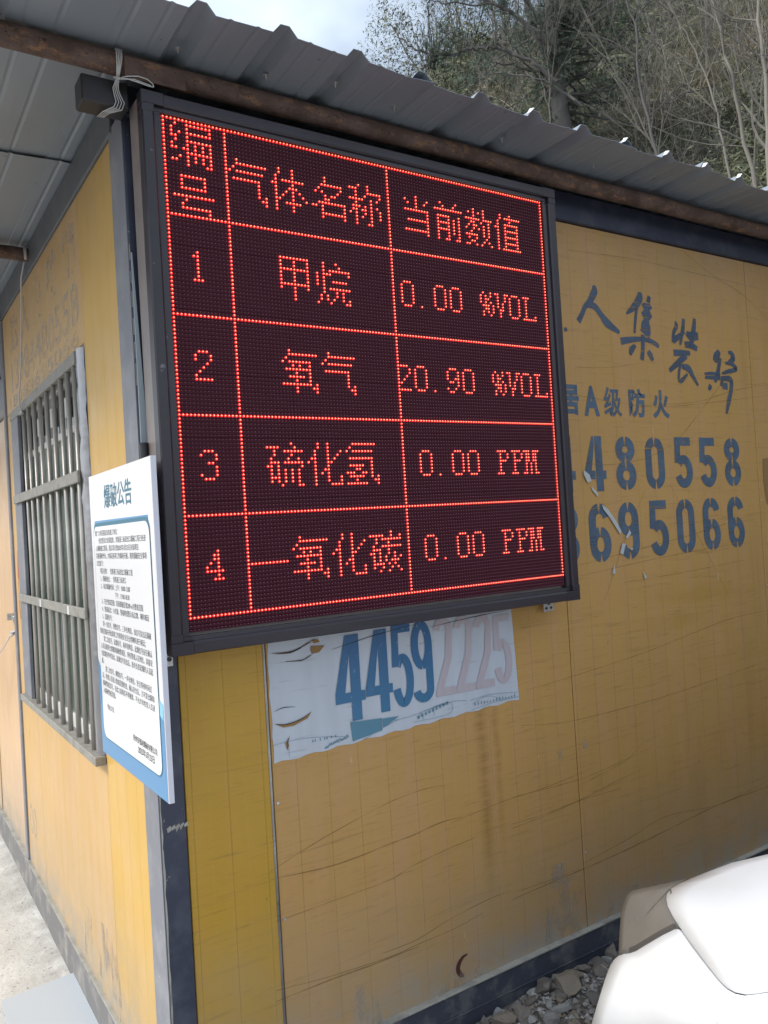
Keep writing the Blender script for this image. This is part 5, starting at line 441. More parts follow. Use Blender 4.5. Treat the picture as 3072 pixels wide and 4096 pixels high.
# crumpled sheet-metal jamb
b = MB(); nz_ = 46; V = []; F = []
for k in range(nz_+1):
    z = .958+k*(2.214-.958)/nz_; am = (.0045 if 1.72 < z < 2.2 else .0012)
    for j, (yy, xx) in enumerate([(.704,-.068),(.704,-.080),(.682,-.082),(.652,-.080),(.645,-.067)]):
        V.append((xx+am*noise.noise(Vector((yy*40, z*22, 1)))*1.4, yy+am*noise.noise(Vector((yy*30, z*18, 7)))*1.6, z))
for k in range(nz_):
    for j in range(4): F.append((k*5+j, k*5+j+1, (k+1)*5+j+1, (k+1)*5+j))
b.add(V, F); b.add([V[-5],V[-4],V[-3],V[-2],V[-1]], [(0,1,2,3,4)]); b.build('crumpled_jamb', mat_foil, gr, True)

# ---------------------------------------------------------------- paint on the walls
def text_geo(s, bold=0., shear=0.):
    c = bpy.data.curves.new('t', 'FONT'); c.body = s; c.size = 1; c.offset = bold; c.resolution_u = 4; c.shear = shear
    o = bpy.data.objects.new('t', c); me = bpy.data.meshes.new_from_object(o)
    V = [(v.co.x, v.co.y) for v in me.vertices]; F = [tuple(p.vertices) for p in me.polygons]
    bpy.data.objects.remove(o); bpy.data.meshes.remove(me); bpy.data.curves.remove(c)
    return V, F
def fit_text(mb, s, box, fn, bold=0., shear=0.):
    V, F = text_geo(s, bold, shear)
    if not V: return
    x0 = min(v[0] for v in V); x1 = max(v[0] for v in V); y0 = min(v[1] for v in V); y1 = max(v[1] for v in V)
    X0, X1, Z0, Z1 = box; sx = (X1-X0)/(x1-x0); sy = (Z1-Z0)/(y1-y0)
    mb.add([fn(X0+(v[0]-x0)*sx, Z0+(v[1]-y0)*sy) for v in V], F)
front = lambda d: (lambda x, z: (x, W-d, z))
# digit strokes drawn as outlines so that they match condensed stencil numerals
def ribbon(mb, pts, wd, fn):
    n = len(pts); wd = wd if hasattr(wd, '__len__') else [wd]*n; Lp = []; Rp = []
    for i in range(n):
        a = Vector(pts[max(i-1,0)]); c = Vector(pts[min(i+1,n-1)]); t = (c-a)
        if t.length < 1e-9: t = Vector((1,0))
        t.normalize(); nn = Vector((-t.y, t.x))*wd[i]/2; p = Vector(pts[i]); Lp.append(p+nn); Rp.append(p-nn)
    V = [fn(p.x, p.y) for p in Lp]+[fn(p.x, p.y) for p in Rp]
    mb.add(V, [(i, i+1, n+i+1, n+i) for i in range(n-1)])
def arc(cx, cy, rx, ry, a0, a1, n=14): return [(cx+rx*math.cos(R(a0+(a1-a0)*i/n)), cy+ry*math.sin(R(a0+(a1-a0)*i/n))) for i in range(n+1)]
def digit(mb, ch, box, fn, w=.26, gap=0.):
    """heavy condensed numeral in the unit box 0..1 x 0..1, mapped to box"""
    X0, X1, Z0, Z1 = box; sx, sz = X1-X0, Z1-Z0; asp = sx/sz
    dn = [0]
    def f2(x, z): p = fn(X0+x, Z0+z); return (p[0], p[1]-dn[0]*.00016, p[2])
    ww = w*sx; h = ww/2; A, B = sx-h, sz-h; cx = sx/2
    rx = cx-h; g = gap*sx
    def st(pts): dn[0] += 1; ribbon(mb, pts, ww, f2)
    def pl(l): dn[0] += 1; mb.add([f2(a_, b_) for a_, b_ in l], [tuple(range(len(l)))])
    gd = math.degrees(g/2/max(rx, .001)) if g else 0
    if ch == '0':
        ry = rx*1.05
        L1 = arc(cx, h+ry, rx, ry, 270-gd, 180)+arc(cx, sz-h-ry, rx, ry, 180, 90+gd)
        R1 = arc(cx, h+ry, rx, ry, 270+gd, 360)+arc(cx, sz-h-ry, rx, ry, 0, 90-gd)
        st(L1); st(R1)
    elif ch == '8':
        for (c0, r0) in ((sz*.275, sz*.275-h), (sz*.755, sz*.245-h)):
            k = 1 if c0 < sz/2 else .93
            st(arc(cx, c0, rx*k, r0, 90+gd, 270-gd, 18)); st(arc(cx, c0, rx*k, r0, 90-gd, -90+gd, 18))
    elif ch in '69':
        pts_big = (sz*.30, sz*.30-h)
        def fl(l): return [(sx-a, sz-b) for a, b in l] if ch == '9' else l
        c0, r0 = pts_big
        st(fl(arc(cx, c0, rx, r0, 90+gd, 270-gd, 18))); st(fl(arc(cx, c0, rx, r0, 90-gd, -90+gd, 18)))
        ry = rx*1.05
        st(fl([(h, c0)]+[(h, sz-h-ry-.0001)]+arc(cx, sz-h-ry, rx, ry, 180, 90+gd, 8))); st(fl(arc(cx, sz-h-ry, rx, ry, 90-gd, 8, 8)))
    elif ch == '4':
        pl([(sx*.52,0),(sx*.52+ww,0),(sx*.52+ww,sz),(sx*.52,sz)])
        pl([(0,sz*.22),(sx*.52-g*.5,sz*.22),(sx*.52-g*.5,sz*.22+ww*.85),(0,sz*.22+ww*.85)])
        pl([(sx*.52+ww,sz*.22),(sx,sz*.22),(sx,sz*.22+ww*.85),(sx*.52+ww,sz*.22+ww*.85)])
        pl([(0,sz*.22+ww*.85),(ww*.95,sz*.22+ww*.85),(sx*.52-g*.6,sz*.80),(sx*.52-g*.6,sz),(sx*.40,sz)])
    elif ch == '5':
        pl([(sx*.06,sz-ww*.9),(sx*.94,sz-ww*.9),(sx*.94,sz),(sx*.06,sz)])
        pl([(sx*.02,sz*.50),(sx*.02+ww*.95,sz*.50),(sx*.06+ww*.9,sz-ww*.9),(sx*.06,sz-ww*.9)])
        c0 = sz*.325; st(arc(cx, c0, rx, sz*.325-h, 140, -160, 26))
    elif ch == '2':
        ry = rx*1.1
        st(arc(cx, sz-h-ry, rx, ry, 175, -20, 14)+[(sx*.72, sz*.48), (sx*.38, sz*.22), (h*1.15, ww*.8)])
        pl([(0,0),(sx,0),(sx,ww*.9),(0,ww*.9)])
    elif ch == '3':
        for (c0, r0) in ((sz*.275, sz*.275-h), (sz*.755, sz*.245-h)): st(arc(cx, c0, rx, r0, 150 if c0 > sz/2 else 90, -90 if c0 > sz/2 else -150, 18))
pf = front(.0012)
# phone number rows (stencilled); the first numeral of each row is cut by the sign
xs1 = [1.375, 1.535, 1.701, 1.870, 2.043, 2.201, 2.369]
for ch, x in zip('4480558', xs1):
    b = MB(); digit(b, ch, (x, x+.112, 1.686, 1.889), pf, .33, .07); b.build('painted_digit', mat_stencil, fp[2], label='stencilled blue grey digit '+ch)
xs2 = [1.372, 1.538, 1.695, 1.868, 2.033, 2.200, 2.367]
for ch, x in zip('3695066', xs2):
    b = MB(); digit(b, ch, (x, x+.112, 1.427, 1.642), pf, .33, .07); b.build('painted_digit', mat_stencil, fp[2], label='stencilled blue grey digit '+ch)
for ch, (x0, x1) in zip('居A级防火', [(1.425,1.528),(1.552,1.634),(1.658,1.756),(1.796,1.892),(1.934,2.035)]):
    b = MB(); fit_text(b, ch, (x0, x1, 1.962, 2.074), pf, .022 if ch == '级' else .040); b.build('painted_character', mat_stencil, fp[2], label='stencilled character '+ch)
def smooth_poly(P, wl, n=5):
    if len(P) < 3: return P, wl
    out = []; ow = []
    for i in range(len(P)-1):
        a, b, c, d = P[max(i-1,0)], P[i], P[i+1], P[min(i+2,len(P)-1)]
        for j in range(n):
            f = j/n
            out.append(tuple(.5*(2*b[k]+(c[k]-a[k])*f+(2*a[k]-5*b[k]+4*c[k]-d[k])*f*f+(-a[k]+3*b[k]-3*c[k]+d[k])*f**3) for k in (0,1)))
            ow.append(wl[i]+(wl[i+1]-wl[i])*f)
    out.append(P[-1]); ow.append(wl[-1]); return out, ow
groups = [(0,2,'人'),(2,3,'stroke end'),(3,11,'集'),(11,21,'装'),(21,30,'箱')]
for a, e, nm in groups:
    b = MB()
    for k, (P_, ww) in enumerate(BRUSH[a:e]):
        P2, w2 = smooth_poly(P_, [q*1.08 for q in ww]); ribbon(b, P2, w2, front(.0012+.00012*k))
    b.build('painted_character', mat_brush, fp[2], label='brush style painted character '+nm)
b = MB()
for k, l in enumerate(SCR):
    P2, w2 = smooth_poly(l, [.0016]+[.0038 if k in (1,4,9) else .0022]*(len(l)-2)+[.001]); ribbon(b, P2, w2, front(.0022+.00012*k))
b.build('scratch', mat_scr, office, kind='stuff')
b = MB()
for l in TEAR: b.add([(x, W-.0055, z) for x, z in l], [tuple(range(len(l)))])
b.build('paint_scar', mat_scar, office, kind='stuff')
b = MB()
P2, w2 = smooth_poly([(.872,.252),(.852,.248),(.836,.232),(.832,.215),(.842,.197),(.853,.193)], [.004,.010,.016,.016,.014,.008]); ribbon(b, P2, w2, front(.0012)); b.build('rust_mark', mat_rustmark, fp[1])
b = MB()
for x0, x1, z0, z1 in [(.30,.55,.165,.30),(1.2,1.42,.17,.42),(.75,.95,.165,.22),(1.50,1.7,.17,.24)]: b.add([(x0,W-.003,z0),(x1,W-.003,z0),(x1-.03,W-.003,z1),(x0+.04,W-.003,z1)], [(0,1,2,3)])
for x, z in [(1.25,.76),(1.30,.755),(1.37,.76),(1.43,.78),(2.05,.60),(2.13,.63),(1.42,.82)]: b.add([(x,W-.003,z),(x+.03,W-.003,z),(x+.035,W-.003,z+.045),(x+.004,W-.003,z+.04)], [(0,1,2,3)])
b.build('grime_patch', mat_grime, office, kind='stuff')
# brown patch at the far right
b = MB(); b.add([(2.645,W-.002,1.80),(2.72,W-.002,1.81),(2.73,W-.002,1.62),(2.655,W-.002,1.60),(2.64,W-.002,1.70)], [(0,4,3,2,1)]); b.build('brown_patch', mat_tear, fp[3])
# faded lettering on the left wall: seen from -X, reading towards -Y
left = lambda d: (lambda s, z: (XL-d, 2.2-s, z))
b = MB()
for i, ch in enumerate('达人集装箱'): fit_text(b, ch, (.20+.28*i, .20+.28*i+.20, 2.47, 2.64), left(.0014), .05)
fit_text(b, '13984480558', (.18, 1.52, 2.30, 2.44), left(.0014), .02)
b.build('faded_lettering', mat_ghost, office)
b = MB(); fit_text(b, '18083695066', (.10, 1.50, 2.235, 2.29), left(.0018), .02); b.build('faded_lettering', mat_ghost, office)
b = MB(); ribbon(b, [(.10,1.62),(.085,1.5),(.07,1.38),(.085,1.28)], [.008,.03,.03,.01], left(.0012)); b.build('red_spray_mark', mat_redspray, office)
b = MB(); b.add([(XL-.0012, y, z) for y, z in [(.60,.20),(1.1,.18),(1.05,.36),(.66,.40)]], [(0,1,2,3)]); b.build('grime_patch', mat_grime, office, kind='stuff')
b = MB(); fit_text(b, '00', (.30,.48,.30,.44), (lambda s, z: (XL-.0014, 2.45-s, z)), .01); b.build('faded_green_mark', mat_ghost, office)

# ================================================================ canopy: sheets, pipes, wire
canopy = thing('canopy_roof', 'grey corrugated metal sheets overhanging the yellow office', 'roof', (2,0,2.8))
PER, PH0, EDGE = .208, .036, -.208
def prof(x):
    u = (x-PH0) % PER; u = min(u, PER-u)
    if u < .012: return .024
    if u < .033: return .024*(1-(u-.012)/.021)
    return .0025 if abs(u-.07) < .004 else 0
def sheet(x0, n, y0, y1, z, seed):
    xs = []
    for k in range(n):
        c = x0+k*PER
        xs += [c+q for q in (-.033,-.012,.012,.033,.062,.070,.078,.104,.130,.138,.146)]
    xs.append(x0+n*PER-.031+.070)
    ny = 14; V = []; F = []; m = len(xs)
    dy = (seed*37 % 7)*.0035-.008
    for lay in (0, 1):
        for j in range(ny+1):
            y = y0+dy*(1 if y0 < 0 else 0)+(y1-y0)*j/ny
            edge = max(0, 1-(y-y0)/.18) if y0 < 0 else 0
            for x in xs:
                d = noise.noise(Vector((x*3+seed*5, y*2.2, seed)))*.004*(1+2.2*edge)+noise.noise(Vector((x*9, y*7, seed)))*.0022*(1+edge)
                V.append((x, y+noise.noise(Vector((x*6, seed, 0)))*.006*edge, z+prof(x)+d-(.0012 if lay == 0 else 0)+(.0022 if x == xs[-1] else 0)))
    K = (ny+1)*m
    for j in range(ny):
        for i in range(m-1):
            a = j*m+i; F.append((a, a+m, a+m+1, a+1)); F.append((K+a, K+a+1, K+a+m+1, K+a+m))
    for i in range(m-1): F.append((i, i+1, K+i+1, K+i)); a = ny*m+i; F.append((a, K+a, K+a+1, a+1))
    for j in range(ny): a = j*m; F.append((a, K+a, K+a+m, a+m)); a = j*m+m-1; F.append((a, a+m, K+a+m, K+a))
    return MB().add(V, F).build('roof_sheet', mat_roof, canopy)
k = 0; c = PH0-5*PER
while c < 5.6:
    sheet(c, 4, EDGE, .74, 2.800+.0016*(k % 2), k); sheet(c, 4, .665, 6.6, 2.7915+.0016*(k % 2), k+20); c += 4*PER; k += 1
for x in (1.075, 1.49, 1.70, 1.91, 2.115, 2.32):
    MB().add([(x-.028,EDGE-.003,2.806),(x-.012,EDGE-.003,2.822),(x-.018,EDGE+.010,2.824),(x-.031,EDGE+.010,2.806),(x-.026,EDGE-.001,2.806),(x-.010,EDGE-.001,2.820)], [(0,1,2,3),(0,4,5,1)]).build('rib_sliver', mat_white, canopy)  # small white slivers at the rib ends along the roof edge
for x, y in [(.03,-.05),(.27,-.04),(.66,-.06),(1.075,-.05),(1.49,-.05),(.45,-.09)]:
    b = MB(); b.tube([(x,y,2.788),(x,y,2.803)], [.0015,.0035], 8); b.tube([(x,y,2.799),(x,y,2.802)], .008, 10); b.build('roofing_screw', mat_zinc, canopy)
def pipe(pts, r, label, name='scaffold_pipe'):
    rr = random.Random(5); P_ = []
    for a, c in zip(pts[:-1], pts[1:]):
        for k in range(30): P_.append(Vector(a).lerp(Vector(c), k/30)+Vector((0, rr.uniform(-.0012,.0012), rr.uniform(-.0012,.0012))))
    P_.append(Vector(pts[-1])); o = MB().tube(P_, [r*rr.uniform(.985,1.02) for _ in P_], 20).build(name, mat_rust, None, True)
    return o
tag(pipe([(-1.1,.02,2.768),(5.8,.02,2.750)], .0275, ''), 'long rusty steel pipe under the roof edge above the LED sign', 'pipe', 'rusty pipes under the canopy')
tag(pipe([(-1.1,1.43,2.752),(-.02,1.43,2.748)], .026, ''), 'short rusty pipe crossing under the canopy farther back on the left', 'pipe', 'rusty pipes under the canopy')
MB_ = MB(); MB_.bbox(-.098, -.0, -.012, .012, 2.72, 2.742, .002)
# flat plate welded on pipe
tag(MB().bbox(-.09, .06, -.012, -.0085, 2.722, 2.772, .001).build('pipe_plate', mat_rust, None), 'small rusty plate on the pipe above the corner post', 'plate')
b = MB()
for k in range(4):
    t = k*.0042
    b.tube([(-.105+t,.02,2.797),(-.107+t,-.008,2.786),(-.108+t,-.012,2.765),(-.1065+t*.6,-.004,2.738),(-.105+t*.4,.010,2.722)], .0014, 6)
    b.tube([(-.105+t*.4,.010,2.722),(-.107+t,.036,2.712),(-.104+t*1.2,.040,2.70),(-.100+t*1.6,.0405,2.682),(-.106+t*1.5,.041,2.668-t*.3),(-.128+t*1.3,.060,2.660),(-.13+t,.1,2.666)], .0014, 6)
b.tube([(-.112,.006,2.722),(-.10,-.004,2.716),(-.093,.004,2.722),(-.102,.012,2.727),(-.112,.006,2.722)], .0022, 6)
for s in (1, -1):
    b.tube([(-.103,.004,2.720),(-.085,-.012,2.719+.003*s),(-.060,-.016,2.719+.0075*s),(-.038,-.017,2.716+.008*s),(-.026,-.017,2.712+.004*s),(-.023,-.017,2.709)], .0014, 6)
b.tube([(-.103,.004,2.719),(-.07,-.014,2.7175),(-.03,-.016,2.711)], .0014, 6)
tag(b.build('tie_wire', mat_wire, None, True), 'looped pale wire tying the rusty pipe to the beam end', 'wire')
b = MB()
for k in range(3): b.tube([(-.085-.004*k,1.43,2.782),(-.086-.004*k,1.398,2.765),(-.086-.003*k,1.40,2.728),(-.084,1.44,2.722)], .0016, 6)
b.tube([(-.088,1.44,2.722),(-.0885,1.52,2.68),(-.087,1.58,2.50),(-.092,1.61,2.35),(-.099,1.635,2.235),(-.1005,1.645,2.19),(-.088,1.66,2.17),(-.086,1.70,2.172)], .0030, 8)
for k in range(3): b.tube([(-.0965,1.69,2.160+.004*k),(-.082,1.673,2.160+.004*k),(-.068,1.70,2.161+.004*k),(-.082,1.716,2.160+.004*k),(-.0965,1.69,2.160+.004*k)], .0022, 6)
tag(b.build('hanging_cord', mat_wire, None, True), 'thin cord hanging from the rear pipe down to the window grille', 'cord')
# bent flashing at the far left under the canopy
b = MB(); V = []; F = []
pr = [(2.34,2.76),(2.31,2.70),(2.30,2.62),(2.29,2.54),(2.25,2.46),(2.19,2.40)]
for i, (y, z) in enumerate(pr):
    wd = .12*(1-i/5.2); V += [(-.085, y, z), (-.085-wd, y+.02, z), (-.087, y+.004, z), (-.087-wd, y+.024, z)]
for i in range(5): a = i*4; F += [(a, a+4, a+5, a+1), (a+2, a+3, a+7, a+6), (a, a+2, a+6, a+4)]
b.add(V, F); tag(b.build('bent_flashing', mat_plast, None, True), 'dark curved metal flap under the canopy at the left edge', 'metal flap')

# ================================================================ LED sign
Z0 = 2.65; P = .01; NC, NR = 128, 128
sign = thing('led_sign', 'large square LED sign showing a red gas readings table, fixed to the front wall', 'LED sign', (.635,.09,1.33))
X0f, X1f, Zt, Zb = -.057, 1.325, Z0+.046, Z0-1.325; YF, YB_ = -.020, .088
# case
b = MB(); b.bbox(X0f+.002, X1f-.002, .012, YB_, Zb+.002, Zt-.002, .002); b.build('case', mat_case, sign)
def bar(a, c, horiz, side):
    """frame member with a raised outer flat and a step down to the screen"""
    b = MB()
    if horiz:
        zo = Zt if side > 0 else Zb; s = -side
        prf = [(0,.016),(0,YF+.004),(.003,YF),(.026,YF),(.031,YF+.004),(.0315,YF+.010),(.0425,YF+.011),(.0425,.004)]
        V = [(x, y, zo+s*q) for x in (a, c) for q, y in prf]
    else:
        xo = X0f if side < 0 else X1f; s = -side
        prf = [(0,.016),(0,YF+.004),(.003,YF),(.026,YF),(.031,YF+.004),(.0315,YF+.010),(.049,YF+.011),(.049,.004)]
        V = [(xo+s*q, y, z) for z in (a, c) for q, y in prf]
    n = 8; F = [(i, (i+1) % n, n+(i+1) % n, n+i) for i in range(n)]+[tuple(range(n)), tuple(range(2*n-1, n-1, -1))]
    b.add(V, F); b.build('frame_bar', mat_frame, sign)
cs = .056
bar(X0f+cs, X1f-cs, True, 1); bar(X0f+cs, X1f-cs, True, -1); bar(Zb+cs-.006, Zt-cs+.006, False, -1); bar(Zb+cs-.006, Zt-cs+.006, False, 1)
for sx in (0, 1):
    for sz in (0, 1):
        x = X0f if sx == 0 else X1f; dx = 1 if sx == 0 else -1; z = Zb if sz == 0 else Zt; dz = 1 if sz == 0 else -1
        b = MB(); e = .0006
        for (u0, u1, v0, v1, yf) in [(-e, cs, -e, .0305, YF-e), (-e, .0305, .0305, cs-.006, YF-e), (.0305, cs, .0305, .0425, YF+.010), (.0305, .0495, .0425, cs-.006, YF+.010)]:
            xa, xb = sorted((x+dx*u0, x+dx*u1)); za, zb = sorted((z+dz*v0, z+dz*v1)); b.bbox(xa, xb, yf, .015, za, zb, .0012)
        b.build('frame_corner', mat_frame, sign)
# 32 modules, 32 x 16 pixels, with louvre ridges
mod = MB(); MW, MH = .32, .16
mod.box(.0004, MW-.0004, 0, .008, -MH+.0004, -.0004)
for r in range(16):
    z = -r*P-.0012; mod.add([(.0006,0,z),(MW-.0006,0,z),(MW-.0006,-.0022,z-.0004),(.0006,-.0022,z-.0004),(.0006,0,z-.0026),(MW-.0006,0,z-.0026)], [(0,3,2,1),(3,4,5,2)])
me = None
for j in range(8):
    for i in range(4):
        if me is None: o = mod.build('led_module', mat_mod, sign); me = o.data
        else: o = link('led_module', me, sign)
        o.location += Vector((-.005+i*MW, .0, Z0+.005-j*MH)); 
# lit pixels
lit = {}
def put(c, r, k):
    if 0 <= c < NC and 0 <= r < NR and (c, r) not in lit: lit[(c, r)] = k
names = []
def newk(n, lab=None): names.append((n, lab)); return len(names)-1
kk = newk('table_line', 'glowing outer border of the table')
for c in range(128): put(c, 0, kk); put(c, 124, kk)
for r in range(125): put(0, r, kk); put(127, r, kk)
for r in (24, 49, 74, 99):
    kk = newk('table_line', 'glowing horizontal table line')
    for c in range(1, 127): put(c, r, kk)
for c in (16, 66):
    kk = newk('table_line', 'glowing vertical table line')
    for r in range(1, 124): put(c, r, kk)
def parse(s):
    out = []
    for row in s.split('|'):
        cs_ = []
        for t in row.split(','):
            if not t: continue
            if '-' in t[1:]:
                k = t.index('-', 1); cs_ += list(range(int(t[:k]), int(t[k+1:])+1))
            else: cs_.append(int(t))
        out.append(cs_)
    return out
G = {
 '编':'|3,6-12|2,6,12|2,4,6-12|2,3,6|3,6-12|2,6,8,10,12|2,3,5,6,8,10,12|6-12|4,6,8,10,12|2,3,6,8,10,12|6,11,12',
 '号':'||4-10|4,10|4,10|4-10||2-12|5|4|4-11|11|11',
 '气':'2|2-10|1|0,2-9||1-8|8|8|8|8,10|9,10|10',
 '体':'2,6|2,6|1,6|1,3-9|0,1,6|1,5,6,7|1,4,6,8|1,3,6,9|1,2,6,10|1,4-8|1,6|1,6',
 '名':'4|4|3-9|2,9|1,3,8|4,6,7|4,5|2-10|0,1,3,10|3,10|3-10|3,10',
 '称':'3,6|0,1,2,6|2,6-10|2,5,10|0-4,7,9|2,7|1,2,3,5,7,9|1,2,4,5,7,10|0,2,5,7,10|2,4,7,10|2,7|2,6,7',
 '当':'5|1,5,9|2,5,8|5|1-9|9|9|2-9|9|9|1-9|9',
 '前':'2,8|3,7|0-10||1-5,9|1,5,7,9|1-5,7,9|1,5,7,9|1-5,7,9|1,5,7,9|1,5,9|1,4,5,8,9',
 '数':'3,7|1,3,5,7|3,7|0-5,7-10|2,3,6,9|1,3,4,7,9|0,3,5,7,9|2,7,9|0-4,7,9|1,4,8|2,3,7,9|0,1,4,6,10',
 '值':'2,6|2,4-10|1,6|1,4-9|0,1,4,9|1,4-9|1,4,9|1,4-9|1,4,9|1,4-9|1,4,9|1,3-10',
 '甲':'1-9|1,5,9|1,5,9|1-9|1,5,9|1,5,9|1,5,9|1-9|1,5,9|5|5|5',
 '烷':'2,6|2,7|2,4-10|0,2,3,4,10|0,2|0,2,5-9|0,2|2,4-10|2,6,8|1,3,6,8|1,3,5,8,10|0,4,9,10',
 '氧':'2|2-10|1|0,2-8|3,5,8|1-8|4,8|2-6,8|4,8|0-8,10|4,9,10|4,10',
 '硫':'7|0-3,8|2,5-10|2,7|1,6,9|1-3,5-10|0,1,3,10|1,3,5,7,9|1,3,5,7,9|1-3,5,7,9|1,3,5,7,9|4,9,10',
 '化':'3,6|3,6|2,6,10|2,6,9|1,2,6,8|0,2,6,7|2,6|2,5,6|2,4,6|2,6,10|2,6,10|2,7-10',
 '氢':'2-9|1|0,2-8||1-8|8|1-5,8|3,4,8|0,1,2,5,6,8|1-5,8,10|3,9,10|0-6,10',
 '一':'||||||0-10',
 '碳':'7|0-4,7,10|2,4-10|2,6|1,4-10|1-3,6|0,1,3,6,8|1,3,5,8,10|1,3,5,7,8,9|1-4,6,8|1,4,7,9|3,6,10',
 '0':'1-3|0,4|0,4|0,4|0,4|0,4|0,4|1-3', '.':'|||||||1', '1':'2|1,2|2|2|2|2|2|1-3',
 '2':'1-3|0,4|0,4|3|2|1|0|0-4', '3':'1-3|0,4|4|2,3|4|4|0,4|1-3', '4':'3|2,3|2,3|1,3|0,3|0-4|3|2-4',
 '9':'1-3|0,4|0,4|0,3,4|1,2,4|4|0,3|1,2', '%':'1,4|0,2,4|0,2,3|0,2,4|1,2,3,5|2,3,5|1,3,5|1,4',
 'V':'0,1,4,5|1,4|1,4|1,3|1,3|2,3|2|2', 'O':'1-3|0,4|0,4|0,4|0,4|0,4|0,4|1-3', 'L':'0-2|1|1|1|1|1|1,5|0-5',
 'P':'0-3|1,4|1,4|1-3|1|1|1|0-2', 'M':'-1-1,3-5|0,1,3,4|0,1,3,4|0,1,3,4|0,2,4|0,2,4|0,2,4|-1,0,2,4,5'}
def glyphs(s, c, r, step):
    for ch in s:
        if ch in G:
            k_ = newk('lit_character', 'red LED character '+ch)
            for j, row in enumerate(parse(G[ch])):
                for q in row: put(c+q, r+j, k_)
        c += step
glyphs('编', 0, 0, 12); glyphs('号', 0, 12, 12)
glyphs('气体名称', 17, 7, 12); glyphs('当前数值', 71, 7, 12)
for i in range(4): glyphs('1234'[i], 5, 33+25*i, 6)
glyphs('甲烷', 29, 31, 12); glyphs('氧气', 29, 56, 12); glyphs('硫化氢', 23, 81, 12); glyphs('一氧化碳', 17, 106, 12)
glyphs('0.00 %VOL', 69, 33, 6); glyphs('20.90 %VOL', 66, 58, 6); glyphs('0.00 PPM', 72, 83, 6); glyphs('0.00 PPM', 72, 108, 6)
def dome(mb, x, z, r, y0, h, n=6):
    V = [(x+r*math.cos(2*math.pi*k/n), y0, z+r*math.sin(2*math.pi*k/n)) for k in range(n)]
    V += [(x+r*.7*math.cos(2*math.pi*k/n), y0-h*.75, z+r*.7*math.sin(2*math.pi*k/n)) for k in range(n)]+[(x, y0-h, z)]
    mb.add(V, [(k, n+k, n+(k+1) % n, (k+1) % n) for k in range(n)]+[(n+k, 2*n, n+(k+1) % n) for k in range(n)])
b = MB()
for r in range(NR):
    for c in range(NC):
        if (c, r) not in lit: dome(b, c*P, Z0-r*P+.0002, .0013, 0, .0030, 5)
b.build('unlit_led', mat_unlit, sign, True, kind='stuff')
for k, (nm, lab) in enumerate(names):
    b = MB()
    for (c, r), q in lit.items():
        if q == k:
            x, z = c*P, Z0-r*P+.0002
            b.m = 1; n = 8; b.add([(x+.0045*math.cos(2*math.pi*t/n), -.0003, z+.0045*math.sin(2*math.pi*t/n)) for t in range(n)]+[(x+.0018*math.cos(2*math.pi*t/n), -.0022, z+.0018*math.sin(2*math.pi*t/n)) for t in range(n)], [(t, n+t, n+(t+1) % n, (t+1) % n) for t in range(n)])  # wide emissive ring stands for the halo, larger than the LED
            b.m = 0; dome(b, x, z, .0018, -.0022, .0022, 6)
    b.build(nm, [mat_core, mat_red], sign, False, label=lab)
# bracket below, dark stub and pale strip behind the left edge
b = MB(); b.bbox(1.268, 1.312, .094, .099, 1.282, 1.33, .001); b.build('mounting_bracket', mat_zinc, sign)
b = MB()
for dx, dz in ((.010,.012),(.032,.012),(.022,.026)): b.tube([(1.268+dx,.0915,1.282+dz),(1.268+dx,.0945,1.282+dz)], .0045, 10)
b.build('bracket_screw', mat_plast, sign)
b = MB(); V = [(-.0655,.101,2.335),(-.063,.101,2.335),(-.0475,.101,1.84),(-.066,.101,1.84)]; V += [(x, .106, z) for x, y, z in V]
b.add(V, [(0,3,2,1),(4,5,6,7),(0,4,7,3),(1,2,6,5),(3,7,6,2),(0,1,5,4)])
tag(b.build('backing_strip', M('pale_strip', (.33,.38,.42), .5).done(), None), 'pale grey wedge shaped strip between the post and the LED sign', 'metal strip')
b = MB(); b.tube([(-.066,.085,1.70),(-.066,.085,1.846)], .0105, 14); b.tube([(-.066,.085,1.846),(-.066,.085,1.85)], .0118, 14)
tag(b.build('tube_end', mat_plast, None), 'black tube end standing up behind the white notice board', 'tube')

# ================================================================ notice board (60 x 80 cm)
BX = -.100; by0, by1, bz0, bz1 = -.072, .527, 1.0, 1.802
board = thing('notice_board', 'white blasting notice board with blue lower border beside the corner post', 'notice board', (BX,.23,1.0))
MB().bbox(BX, BX+.014, by0, by1, bz0, bz1, .001).build('panel', mat_white, board)
b = MB(); e = .0006
b.bbox(BX+.001, BX+.0135, by0-e-.001, by0-.0004, bz0, bz1, .0003); b.build('edge_strip', mat_edge, board)
bf = lambda d: (lambda s, z: (BX-d, by1-s, z))
def poly(mb, pts, fn): mb.add([fn(*p) for p in pts], [tuple(range(len(pts)))])
def rrect(x0, x1, z0, z1, r, n=6):
    o = []
    for (cx, cz, a) in ((x1-r,z0+r,-90),(x1-r,z1-r,0),(x0+r,z1-r,90),(x0+r,z0+r,180)): o += [(cx+r*math.cos(R(a+90*i/n)), cz+r*math.sin(R(a+90*i/n))) for i in range(n+1)]
    return o
b = MB(); poly(b, [(.0015,1.0015),(.5975,1.0015),(.5975,1.20),(.565,1.225),(.30,1.235),(.03,1.245),(.0015,1.27)], bf(.0006)); b.build('blue_border', mat_blue, board); b = MB(); poly(b, [(.035,1.650),(.56,1.650),(.56,1.667),(.05,1.670)], bf(.0007)); b.build('blue_border', mat_blue, board)
b = MB(); poly(b, [(.565,1.20),(.597,1.19),(.597,1.225),(.565,1.238)], bf(.0009)); b.build('light_blue_tab', mat_lblue, board)
b = MB(); poly(b, rrect(.0285,.5715,1.0485,1.6635,.035), bf(.0011)); b.build('outline', mat_teal, board)
